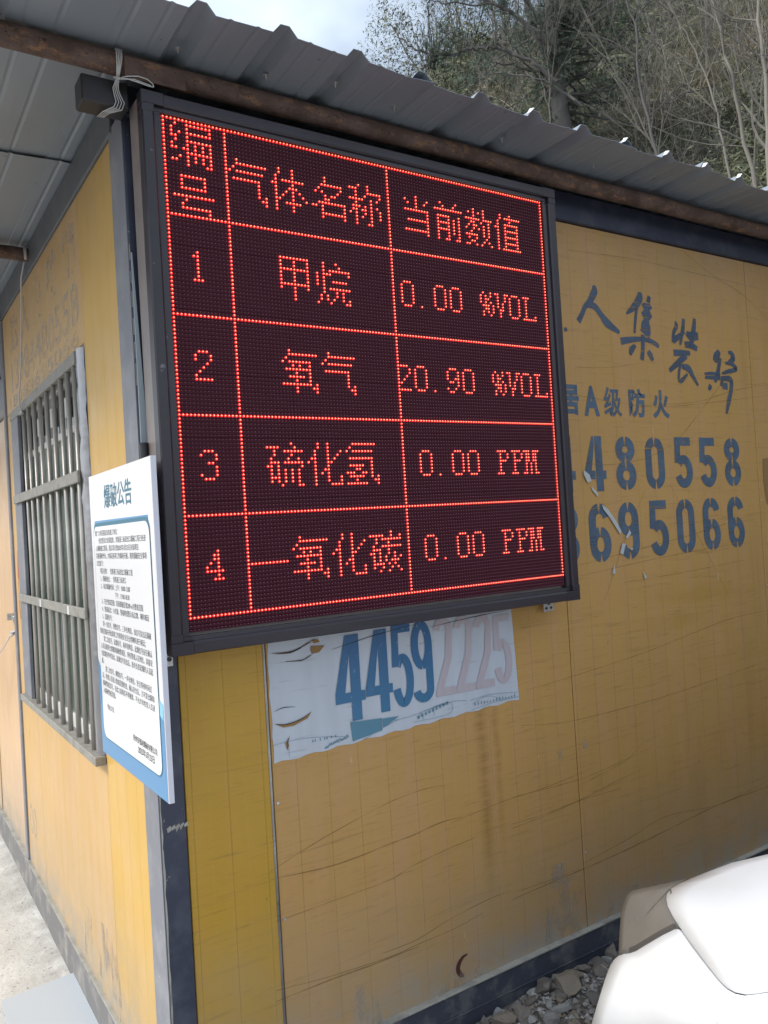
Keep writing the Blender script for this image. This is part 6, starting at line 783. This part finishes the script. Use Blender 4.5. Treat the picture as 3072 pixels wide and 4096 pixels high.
b = MB(); poly(b, rrect(.0325,.5675,1.0525,1.6535,.032), bf(.0016)); b.build('white_field', mat_white, board)
b = MB(); fit_text(b, '爆破公告', (.165,.435,1.700,1.765), bf(.0007), .012); b.build('title_lettering', mat_teal, board)
TX = ['致广大市民朋友及各施工单位：', '　　经龙里县公安局批准，贵黄通三标进出口爆破工程已经进', '入爆破施工阶段，我公司计划2025年3月23日对该项目', '实施爆破作业，为保证各项工作顺利开展，现将爆破安全事项', '公告如下：',
 '　　项目名称：　贵黄通三标进出口爆破工程', '　　1、爆破地点：　贵黄通三标进口', '　　2、每次爆破时间：上午：10:00-12:00', '　　　　　　　　　　下午：17:00-18:30', '　　3、安全警戒范围：距离爆破区域200 m为警戒范围', '　　4、警戒标志：小红旗、警戒哨或警示标志牌、喇叭喊话', '　　5、起爆信号：',
 '　　第一次信号，预警信号，三声长哨音，该信号发出后爆破', '警戒范围内开始清场工作现场安全员全用喇叭进行喊话；', '　　第二次信号，起爆信号，两声短哨音，起爆信号应在确认', '人员设备等全部撤离爆破警戒区，所有警戒人员到位，具备安', '全起爆条件时发出，起爆信号发出后，准许负责起爆的人员起', '爆。', '　　第三次信号，解除信号，一声长哨音，安全等待时间过', '后，检查人员进入警戒范围检查，确认安全后，方可发出解除', '爆破警戒信号，在此之前岗位不得撤离，不允许非检查人员进', '入爆破警戒范围。', '', '　　特此公告']
def line_text(mb, s, x, z, size, fn, bold=.006, cond=1.):
    lead = len(s)-len(s.lstrip('　')); V, F = text_geo(s.lstrip('　'), bold)
    mb.add([fn(x+lead*size*cond+v[0]*size*cond, z+v[1]*size) for v in V], F)
b = MB(); z = 1.628
for t in TX:
    if t: line_text(b, t, .05, z, .0176, bf(.0020), .0, 1.03)
    z -= .0213
line_text(b, '贵州安强利爆破有限公司', .335, 1.098, .0185, bf(.0020), .010)
line_text(b, '2025年3月23日', .375, 1.074, .0215, bf(.0020), .012)
b.build('printed_text', mat_ink, board)
b = MB(); b.bbox(-.034, -.014, .108, .1135, 1.284, 1.322, .0008); b.bbox(-.088, -.034, .110, .1135, 1.29, 1.316, .0008); b.build('fixing_clip', mat_white, board)
b = MB(); b.tube([(-.0235,.1055,1.302),(-.0235,.1085,1.302)], .006, 12); b.build('clip_screw', mat_plast, board)
MB().bbox(BX+.0145, -.0705, .14, .46, 1.35, 1.37, .001).build('rear_batten', mat_gframe, board)

# ================================================================ torn poster under the sign
poster = thing('torn_poster', 'weathered grey vinyl poster with blue digits 4459 below the LED sign', 'poster', (.7,W,1.0))
b = MB(); nx, nz2 = 36, 12; V = []; F = []
def pz(u, v):  # u 0..1, v 0..1 (bottom to top)
    x = (.2525+.0015*math.sin(v*9))*(1-u)+(1.152-.015*v)*u; z = (.977+(1.003-.977)*u)*(1-v)+1.42*v
    return x, z
for j in range(nz2+1):
    for i in range(nx+1):
        u, v = i/nx, j/nz2; x, z = pz(u, v)
        if j == 0: z += .003*math.sin(i*1.7)
        if i == 0: x += .002*math.sin(j*2.3)
        V.append((x, W-.0010-.0014*abs(noise.noise(Vector((x*11, z*7, 0)))), z))
for j in range(nz2):
    for i in range(nx): a = j*(nx+1)+i; F.append((a, a+1, a+nx+2, a+nx+1))
b.add(V, F); b.build('sheet', mat_poster, poster, True)
pp = front(.0034)
for ch, (x0, x1, z0, z1) in zip('4459', [(.455,.555,1.047,1.297),(.558,.652,1.054,1.30),(.652,.730,1.056,1.305),(.726,.805,1.058,1.310)]):
    b = MB(); digit(b, ch, (x0, x1, z0, z1), pp, .34); b.build('printed_digit', mat_pblue, poster, label='deep blue digit '+ch)
for ch, (x0, x1, z0, z1) in zip('2225', [(.812,.888,1.066,1.309),(.893,.968,1.065,1.307),(.972,1.050,1.064,1.302),(1.052,1.130,1.064,1.292)]):
    b = MB(); digit(b, ch, (x0, x1, z0, z1), pp, .34); b.build('printed_digit', mat_pfade, poster, label='faded pinkish digit '+ch)
b = MB(); b.add([(x, W-.0034, z) for x, z in POST[0]], [(0,1,2,3)]); b.add([(x, W-.0034, z) for x, z in [(.61,1.036),(.668,1.033),(.63,1.016),(.61,1.008)]], [(0,1,2,3)]); b.build('printed_block', M('poster_faded_blue_print', (.075,.20,.29), .45).done(), poster)
b = MB()
for l in PLINE: P2, w2 = smooth_poly(l, [.0011]*len(l)); ribbon(b, P2, w2, front(.0038))
for k in range(9): x = .735+.014*k; z = 1.012+.003*k; b.add([(x,W-.0038,z),(x+.008,W-.0038,z+.001),(x+.008,W-.0038,z+.010),(x,W-.0038,z+.009)], [(0,1,2,3)])
for k in range(14): x = .96+.013*k; b.add([(x,W-.0038,1.014),(x+.004,W-.0038,1.014),(x+.004,W-.0038,1.022+.006*math.sin(k)),(x,W-.0038,1.022)], [(0,1,2,3)])
for k in range(26): x = .41+.003*k; z = .988+.0007*k+random.uniform(-.004,.004); b.add([(x,W-.0038,z),(x+.004,W-.0038,z),(x+.003,W-.0038,z+.006)], [(0,1,2)])
for x in (.372,.380,.396,.410,.418,.432,.446): b.add([(x,W-.0038,1.012),(x+.003,W-.0038,1.012),(x+.003,W-.0038,1.019),(x,W-.0038,1.019)], [(0,1,2,3)])
b.build('printed_line_drawing', mat_pline, poster)
for l in POST[1:]: MB().add([(x, W-.0040, z) for x, z in l], [tuple(range(len(l)))]).build('tear', mat_tear, poster)
b = MB()
for l in ([(.262,1.277),(.32,1.274),(.36,1.284),(.40,1.302)], [(.275,1.273),(.32,1.271),(.355,1.280)], [(.303,1.2485),(.356,1.2455),(.39,1.259)], [(.262,1.084),(.292,1.077),(.34,1.083),(.375,1.098)], [(.262,1.118),(.29,1.124),(.325,1.12)], [(.303,1.043),(.297,1.03),(.295,1.006)], [(.80,1.285),(.98,1.297),(1.13,1.303)], [(.45,1.262),(.6,1.285),(.75,1.30)]):
    P2, w2 = smooth_poly(l, [.0008]+[.0022]*(len(l)-2)+[.0006]); ribbon(b, P2, w2, front(.0044))
b.build('crease', mat_gap, poster, kind='stuff')

# pale sheet lying on the walkway
o = MB().add([(-.322,1.253,.022),(-.078,1.262,.030),(-.080,.60,.026),(-.33,.60,.020),(-.322,1.253,.028),(-.078,1.262,.036),(-.080,.60,.032),(-.33,.60,.026)], [(0,1,2,3),(4,7,6,5),(0,4,5,1),(1,5,6,2),(2,6,7,3),(3,7,4,0)]).build('floor_sheet', mat_sheet, None)
tag(o, 'smooth pale grey sheet lying on the rough concrete walkway', 'sheet')

# ================================================================ white car parked beside the wall
CA, SA = math.cos(R(25)), math.sin(R(25)); CO = (.93-.74*SA, -.45-.74*CA)
def cw(xl, yl, z): return (CO[0]+xl*CA+yl*SA, CO[1]-xl*SA+yl*CA, z)
car = thing('parked_car', 'white car parked nose first beside the yellow wall with a dusty headlight', 'car', cw(1.6,0,0))
class CMB(MB):
    def build(s, *a, **k):
        s.v = [cw(x-.93, y-CY, z) for x, y, z in s.v]; return MB.build(s, *a, **k)
CY = -1.2
def patch(name, data, mat, mirror, drop=.006):
    n, V0 = data; sg = -1 if mirror else 1; V = [Vector(cw(v[0], sg*max(0, v[1]), v[2])) for v in V0]
    F = [(0, 1+i, 1+(i+1) % n) for i in range(n)]; rings = (len(V)-1)//n
    for r in range(rings-1):
        for i in range(n): a = 1+r*n; F.append((a+i, a+n+i, a+n+(i+1) % n, a+(i+1) % n))
    # rolled edge so the panel has thickness
    cen = sum(V, Vector())/len(V); last = 1+(rings-1)*n; K = len(V); inward = Vector((.7, -.3, -.35)).normalized()
    for i in range(n):
        p_ = V[last+i]; V.append(p_+inward*drop*.5+(cen-p_).normalized()*.0002)
    for i in range(n): V.append(V[K+i]+inward*drop*2.2+(cen-V[K+i]).normalized()*.001)
    for i in range(n):
        j = (i+1) % n; F.append((last+i, K+i, K+j, last+j)); F.append((K+i, K+n+i, K+n+j, K+j))
    if mirror: F = [tuple(reversed(f)) for f in F]
    return MB().add(V, F).build(name, mat, car, True)
patch('bonnet', HOOD, mat_car, False); patch('bonnet', HOOD, mat_car, True)
patch('bumper', BUMPER, mat_car, False, .008); patch('bumper', BUMPER, mat_car, True, .008)
for mi in (False, True):
    h = patch('headlight', LENS, mat_lens, mi, .02)
    s = -1 if mi else 1; f = (lambda p: cw(p[0], s*p[1], p[2]))
    n, V0 = LENS; lo = [Vector(v) for v in V0[-n:]]
    b = MB()   # darker lower rim of the lamp
    rim = lo[16:22]; up_ = [p_+Vector((-.0015, 0, .012)) for p_ in rim]; V = [f(p_+Vector((-.002,.0,.001))) for p_ in rim]+[f(p_) for p_ in up_]; k = len(rim)
    b.add(V, [(i, i+1, k+i+1, k+i) for i in range(k-1)]); b.build('lamp_rim', mat_lens2, h)
# inner nose shell (dark, seen only through the panel gaps), then the flanks
def shell(name, rows, mat, close=True):
    """rows: (x, [(y,z)...]) cross-sections lofted along x"""
    m = len(rows[0][1]); V = []; F = []
    for x, pr in rows: V += [(x, y, z) for y, z in pr]
    for k in range(len(rows)-1):
        for i in range(m): j = (i+1) % m; F.append((k*m+i, k*m+j, (k+1)*m+j, (k+1)*m+i))
    F.append(tuple(range(m-1, -1, -1))); F.append(tuple((len(rows)-1)*m+i for i in range(m)))
    return CMB().add(V, F).build(name, mat, car, False)
def sec(hw, zb, zs, zt, crown=.0):
    r = []
    for y, z in [(-1,zb),(-1,zs),(-.96,zs+.05*(zt-zs)/.1*1),( -.80,zt-.01),(-.4,zt+crown),(0,zt+crown*1.3),(.4,zt+crown),(.80,zt-.01),(.96,zs+.05*(zt-zs)/.1*1),(1,zs),(1,zb)]: r.append((CY+hw*y, z))
    return r
shell('nose_core', [(1.06, sec(.60,.2,.40,.50)), (1.15, sec(.64,.2,.48,.58)), (1.4, sec(.66,.2,.6,.70)), (1.8, sec(.66,.2,.7,.82))], mat_plast)
b = MB()
for s in (1, -1):
    # front wing and flank panel on each side
    st = [(.985,.700,.20,.44),(1.02,.722,.19,.50),(1.08,.734,.19,.555),(1.2,.740,.19,.62),(1.45,.742,.19,.70),(1.7,.75,.19,.79),(2.2,.76,.2,.87),(3.0,.76,.2,.90),(3.8,.75,.2,.91),(4.2,.70,.22,.90)]
    V = []; F = []
    for x, hw, zb, zt in st: V += [(x, CY+s*(hw-.03), zb), (x, CY+s*hw, zb+.08), (x, CY+s*(hw+.008), (zb+zt)/2), (x, CY+s*hw, zt-.05), (x, CY+s*(hw-.022), zt-.012), (x, CY+s*(hw-.10), zt)]
    for k in range(len(st)-1):
        for i in range(5): a = k*6+i; F.append((a, a+1, a+7, a+6) if s > 0 else (a, a+6, a+7, a+1))
    w_ = CMB().add(V, F).build('side_panel', mat_car, car, True)
    for xw in (1.52, 3.72):
        wh = CMB(); yy = CY+s*.66
        for (r0, y0, y1) in ((.29,-.10,.10),): wh.tube([(xw, yy+y0, .27), (xw, yy+y0+.02, .27), (xw, yy+y1-.02, .27), (xw, yy+y1, .27)], [r0-.02, r0, r0, r0-.02], 32)
        t_ = wh.build('wheel', mat_tyre, car, True)
        r_ = CMB(); r_.tube([(xw, yy+s*.10, .27), (xw, yy+s*.106, .27)], [.19, .18], 28); r_.build('rim', mat_rim, t_)
cab = shell('cabin', [(1.84, sec(.62,.60,.86,.95)), (2.35, sec(.60,.6,1.2,1.40,.01)), (2.7, sec(.60,.6,1.3,1.50,.02)), (3.5, sec(.60,.6,1.3,1.50,.02)), (4.0, sec(.6,.6,1.15,1.3,.01)), (4.3, sec(.62,.35,.8,.9))], mat_car)
ws = CMB(); ws.add([(1.855,CY-.54,.985),(1.855,CY+.54,.985),(2.33,CY+.44,1.412),(2.33,CY-.44,1.412)], [(0,1,2,3)]); ws.build('windscreen', mat_dglass, car)
for s in (1,-1):
    sw = CMB(); sw.add([(2.1,CY+s*.618,.88),(3.9,CY+s*.612,.90),(3.6,CY+s*.606,1.18),(2.3,CY+s*.606,1.14)], [(0,1,2,3)]); sw.build('side_window', mat_dglass, car)
CMB().box(1.1, 4.1, CY-.6, CY+.6, .17, .30).build('underbody', mat_plast, car)

# ================================================================ hillside with brush, bare trees, pine
EX, EY = -.666, -1.918
def ridge(phi):   # elevation of the hill's brow against azimuth (degrees clockwise from +Y)
    pts = [(5,9),(20,15),(30,21),(34,24.5),(37,27.2),(40,28.6),(45,31),(50,34),(60,38),(80,40),(110,36),(150,20)]
    for (a, e), (c, f_) in zip(pts, pts[1:]):
        if phi <= c: return e+(f_-e)*max(0, phi-a)/(c-a)
    return 10
def hill(phi, r):
    r0 = 7.2+max(0, 45-phi)*.10; zr = 1.6+24*math.tan(R(ridge(phi)))
    z = .4+max(0, r-r0+1.2)*1.05; k = 3.0
    z = -math.log(math.exp(-z/k)+math.exp(-zr/k))*k
    x, y = EX+r*math.sin(R(phi)), EY+r*math.cos(R(phi))
    z += noise.noise(Vector((x*.35, y*.35, 0)))*.9*min(1, max(0,(r-7)/4))+noise.noise(Vector((x*1.3, y*1.3, 3)))*.25
    return x, y, z
g = MB(); V = []; F = []; na, nr = 110, 70
for i in range(na+1):
    for j in range(nr+1):
        phi = 8+i*(112/na); r = 6.3+j*j*(60/(nr*nr)) if j else 6.0
        x, y, z = hill(phi, r); V.append((x, y, z if j else -.5))
for i in range(na):
    for j in range(nr): a = i*(nr+1)+j; F.append((a, a+nr+1, a+nr+2, a+1))
g.add(V, F); hillside = g.build('hillside', mat_hill, None, True, kind='structure')
rn = random.Random(11)
def rv(s=1.): return Vector((rn.gauss(0,s), rn.gauss(0,s), rn.gauss(0,s)))
twg2 = MB(); twg = MB(); lv = MB(); dg = MB(); gs = MB()
def visible_hill():
    phi = rn.uniform(33, 66); r = rn.uniform(8.0, 26)
    return phi, r
def leafq(mb, p, s):
    d = rv().normalized(); e_ = d.orthogonal().normalized()*s*.5
    mb.add([p-d*s, p+e_, p+d*s, p-e_], [(0,1,2,3)])
for i in range(9500):
    phi = rn.uniform(32, 68); r = 8+18*rn.random()**1.6; p = Vector(hill(phi, r)); sc_ = .7+.03*r
    t = [p-Vector((0,0,.1))]; d = (Vector((0,0,1))+rv(.45)).normalized(); L_ = rn.uniform(.25, .95)*sc_/4
    for k in range(4): t.append(t[-1]+d*L_); d = (d+rv(.28)).normalized()
    w0 = rn.uniform(.0022,.0045)*(.6+r/18); tw_ = twg if i % 2 else twg2; tw_.tube(t, [w0, w0*.85, w0*.7, w0*.5, w0*.3], 3, False)
    for q in range(2):
        a = t[rn.choice((1,2,3))]; d2 = (d+rv(.6)).normalized(); tw_.tube([a, a+d2*L_*.8, a+d2*L_*1.4+rv(.04)], [w0*.6, w0*.45, w0*.25], 3, False)
dens = lambda p: noise.noise(Vector((p.x*.45, p.y*.45, 9)))
for i in range(15000):
    phi = rn.uniform(32, 68); r = 8+18*rn.random()**1.5; p = Vector(hill(phi, r)); n_ = dens(p); s = .022+.0020*r
    if n_ > .02:
        for q in range(9): leafq(lv if n_ < .30 else gs, p+rv(.13)+Vector((0,0,rn.uniform(0,.55))), s*rn.uniform(.6,1.3))
    elif n_ < -.06:
        for q in range(8):
            d = (Vector((0,0,1))+rv(.5)).normalized(); a = p+rv(.10); L_ = rn.uniform(.15,.42); sd_ = d.orthogonal().normalized()*.006*(.5+r/14)
            dg.add([a-sd_, a+sd_, a+d*L_+Vector((rn.uniform(-.1,.1), rn.uniform(-.1,.1), -.04))], [(0,1,2)])
    else:
        for q in range(4): leafq(lv, p+rv(.2)+Vector((0,0,rn.uniform(0,.3))), s*rn.uniform(.5,1.1))
twg.build('brushwood', mat_twig, hillside, kind='stuff'); twg2.build('brushwood', mat_twig2, hillside, kind='stuff'); lv.build('brush_leaves', mat_leaf, hillside, kind='stuff')
dg.build('dry_grass', mat_dry, hillside, kind='stuff'); gs.build('green_undergrowth', mat_green, hillside, kind='stuff')
def grow(mb, p, d, L_, w0, lvl, spread=.55, up=.25):
    t = [p]; ws_ = [w0]; n = 5
    for k in range(n): d = (d+rv(.13)+Vector((0,0,up*.12))).normalized(); t.append(t[-1]+d*L_/n); ws_.append(w0*(1-.75*(k+1)/n))
    mb.tube(t, ws_, 5 if lvl > 1 else 3, False)
    if lvl > 0:
        for q in range(4 if lvl > 1 else 5):
            k = rn.randint(1, n); dd = (d+rv(spread)+Vector((0,0,up))).normalized(); grow(mb, t[k], dd, L_*rn.uniform(.38,.62), ws_[k]*.55+.0008, lvl-1, spread, up)
labs = ['pale slender bare tree at the right edge of the frame above the roof', 'pale leaning bare tree just left of the right edge tree', 'thin curved bare tree crossing behind the pale right hand trunks',
        'dark forked bare tree standing in the middle of the brush', 'thin grey bare sapling right beside the dark forked tree', 'bare tree leaning left out of the middle of the brush',
        'bare tree standing behind the pine tree', 'crooked bare tree between the forked tree and the pale trunks', 'grey bare sapling in front of the pine trunk']
for i, pl in enumerate(TREES):
    t_ = thing('bare_tree', labs[i], 'tree', pl[0], 'bare trees on the hillside'); pv = [Vector(q) for q in pl]
    d0 = (pv[1]-pv[0]).normalized(); base = pv[0]-d0*1.8
    w0 = (.030,.025,.015,.022,.011,.013,.026,.015,.011)[i]; b = MB()
    full = [base]+pv; n = len(full); extra = full[-1]+(full[-1]-full[-2]).normalized()*1.6; full.append(extra)
    sp, sw = [], []
    for k in range(len(full)-1):
        for q in range(4):
            f_ = q/4; sp.append(full[k].lerp(full[k+1], f_)+rv(.009)); sw.append(w0*(1-.75*((k+f_)/(len(full)-1))))
    sp.append(full[-1]); sw.append(w0*.2)
    pale = i in (0,1,7)
    b.tube(sp, sw, 7, False); b.build('trunk', mat_pale if pale else mat_twig if i != 3 else mat_bark, t_, True)
    cr2 = MB()
    for q in range(11):
        k = rn.randint(4, len(sp)-1); d = ((sp[k]-sp[k-1]).normalized()*.6+rv(.5)+Vector((0,0,.4))).normalized(); grow(cr2, sp[k], d, rn.uniform(.7,1.5), sw[k]*.55+.001, 2)
    cr2.build('crown', mat_twig if i != 3 else mat_bark, t_)
# fourteen thinner saplings further up the slope
ORD = 'first second third fourth fifth sixth seventh eighth ninth tenth eleventh twelfth thirteenth fourteenth'.split()
for i in range(14):
    phi = 41+i*1.75+rn.uniform(-.5,.5); r = rn.uniform(10.5, 17); p = Vector(hill(phi, r))
    t_ = thing('bare_sapling', 'thin grey leafless sapling in the brush on the slope, %s from the left' % ORD[i], 'sapling', p, 'thin saplings on the slope')
    b = MB(); d = (Vector((0,0,1))+rv(.2)).normalized(); grow(b, p-d*.2, d, rn.uniform(1.8,3.2), .02, 1, .35, .5); b.build('trunk', mat_twig, t_)
    b = MB()
    for q in range(6): grow(b, p+d*rn.uniform(.5,1.6), (d+rv(.5)).normalized(), rn.uniform(.6,1.2), .009, 1); 
    b.build('crown', mat_twig, t_)
# pine
pine = thing('pine_tree', 'large dark pine reaching its long needled branches over the roof edge', 'tree', (7.46,5.5,3.2))
b = MB(); tr_ = [Vector((7.5,5.46,3.0))]+[Vector(q) for q in PINE[0]]; b.tube(tr_, [.15,.13,.115,.10,.09,.05], 12, False)
b.tube([Vector((7.38,5.58,7.5)), Vector((7.2,5.8,8.2)), Vector((7.1,5.9,9.2))], [.05,.04,.03], 8, False); b.build('trunk', mat_bark, pine, True)
br = MB(); nd = MB(); tips = []
def limb(P_, w0, dens_):
    P_ = [Vector(q) for q in P_]; full = []
    for k in range(len(P_)-1):
        for q in range(5): full.append(P_[k].lerp(P_[k+1], q/5)+rv(.012))
    full.append(P_[-1]); ws_ = [w0*(1-.78*k/len(full)) for k in range(len(full))]; br.tube(full, ws_, 6, False)
    tot = sum((a-c).length for a, c in zip(full, full[1:]))
    for q in range(int(tot*dens_)):
        k = rn.randint(int(len(full)*.12), int(len(full)*.9)); ax = (full[k]-full[k-1]).normalized()
        d = (ax*.55+rv(.62)+Vector((0,0,.32))).normalized(); L_ = rn.uniform(.10,.30); a = full[k]; pts = [a]
        for s in range(3): pts.append(pts[-1]+d*L_/3); d = (d+rv(.25)).normalized()
        w1 = max(.0022, ws_[k]*.22); br.tube(pts, [w1, w1*.8, w1*.6, w1*.4], 3, False); tips.append((pts[-1], d)); tips.append((pts[2], (d+rv(.5)).normalized()))
        for s in range(2):
            d3 = (d+rv(.6)).normalized(); e_ = pts[rn.randint(1,3)]+d3*rn.uniform(.08,.2); br.tube([pts[1], e_], [w1*.5, w1*.35], 3, False); tips.append((e_, d3))
    tips.append((full[-1], ax))
for k, l in enumerate(PINE[1:]):
    limb(l, (.034,.030,.034,.016,.013,.013,.018,.016,.030,.026)[k], (13,11,11,16,17,17,9,15,18,18)[k])
for k in range(46):   # inner crown around the trunk
    a = Vector((7.37,5.59,6.6)).lerp(Vector((7.39,5.57,9.4)), rn.random()); d = rv().normalized(); d.z *= .5
    if d.dot(Vector((.81,-.58,0))) < -.2 and rn.random() < .6: d.x *= -1
    limb([a, a+d*rn.uniform(.4,.8), a+d*rn.uniform(1.0,1.7)+Vector((0,0,rn.uniform(-.1,.3)))], .024, 13)
for p_, d in tips:
    n_ = 16
    for k in range(n_):
        v = (d*rn.uniform(.25,1.1)+rv(.55)).normalized(); L_ = rn.uniform(.06,.14); sd_ = v.orthogonal().normalized()*.0042
        nd.add([p_-sd_, p_+sd_, p_+v*L_], [(0,1,2)])
br.build('branches', mat_bark, pine); nd.build('needles', mat_needle, pine, kind='stuff')
# leafy evergreen bushes against the sky behind the pine
def bush(phi, r, hgt, wid, lab):
    p = Vector(hill(phi, r)); t_ = thing('evergreen_bush', lab, 'bush', p, 'evergreen bushes on the brow of the hill'); st = MB(); f_ = MB()
    for q in range(7): grow(st, p-Vector((0,0,.2)), (Vector((0,0,1))+rv(.3)).normalized(), hgt*.8, .03, 1)
    cl = [(p+Vector((rn.gauss(0,wid*.4), rn.gauss(0,wid*.4), rn.uniform(.1,.95)*hgt)), rn.uniform(.25,.6)) for _ in range(34)]
    for c_, rr in cl:
        for q in range(120):
            d = rv().normalized()*rr*rn.random()**.4; leafq(f_, c_+d, rn.uniform(.025,.06))
    st.build('stems', mat_twig, t_); f_.build('foliage', mat_leaf, t_)
for i, (phi, r, h_, w_) in enumerate([(36.2,21,1.7,2.0),(38.4,20,2.4,2.2),(40.8,19,2.6,2.2),(43.4,17,2.6,2.2),(46.5,19,3.0,2.4),(34.2,24,1.4,2.0)]):
    bush(phi, r, h_, w_, ['low rounded evergreen bush behind the drooping pine branch','evergreen bush on the brow seen under the long pine branch','tall evergreen bush just left of the pine trunk','evergreen bush behind the lower pine trunk','evergreen bush right of the pine trunk on the brow','leftmost low bush where the hill meets the sky'][i])
# stone block and timber lying at the foot of the slope
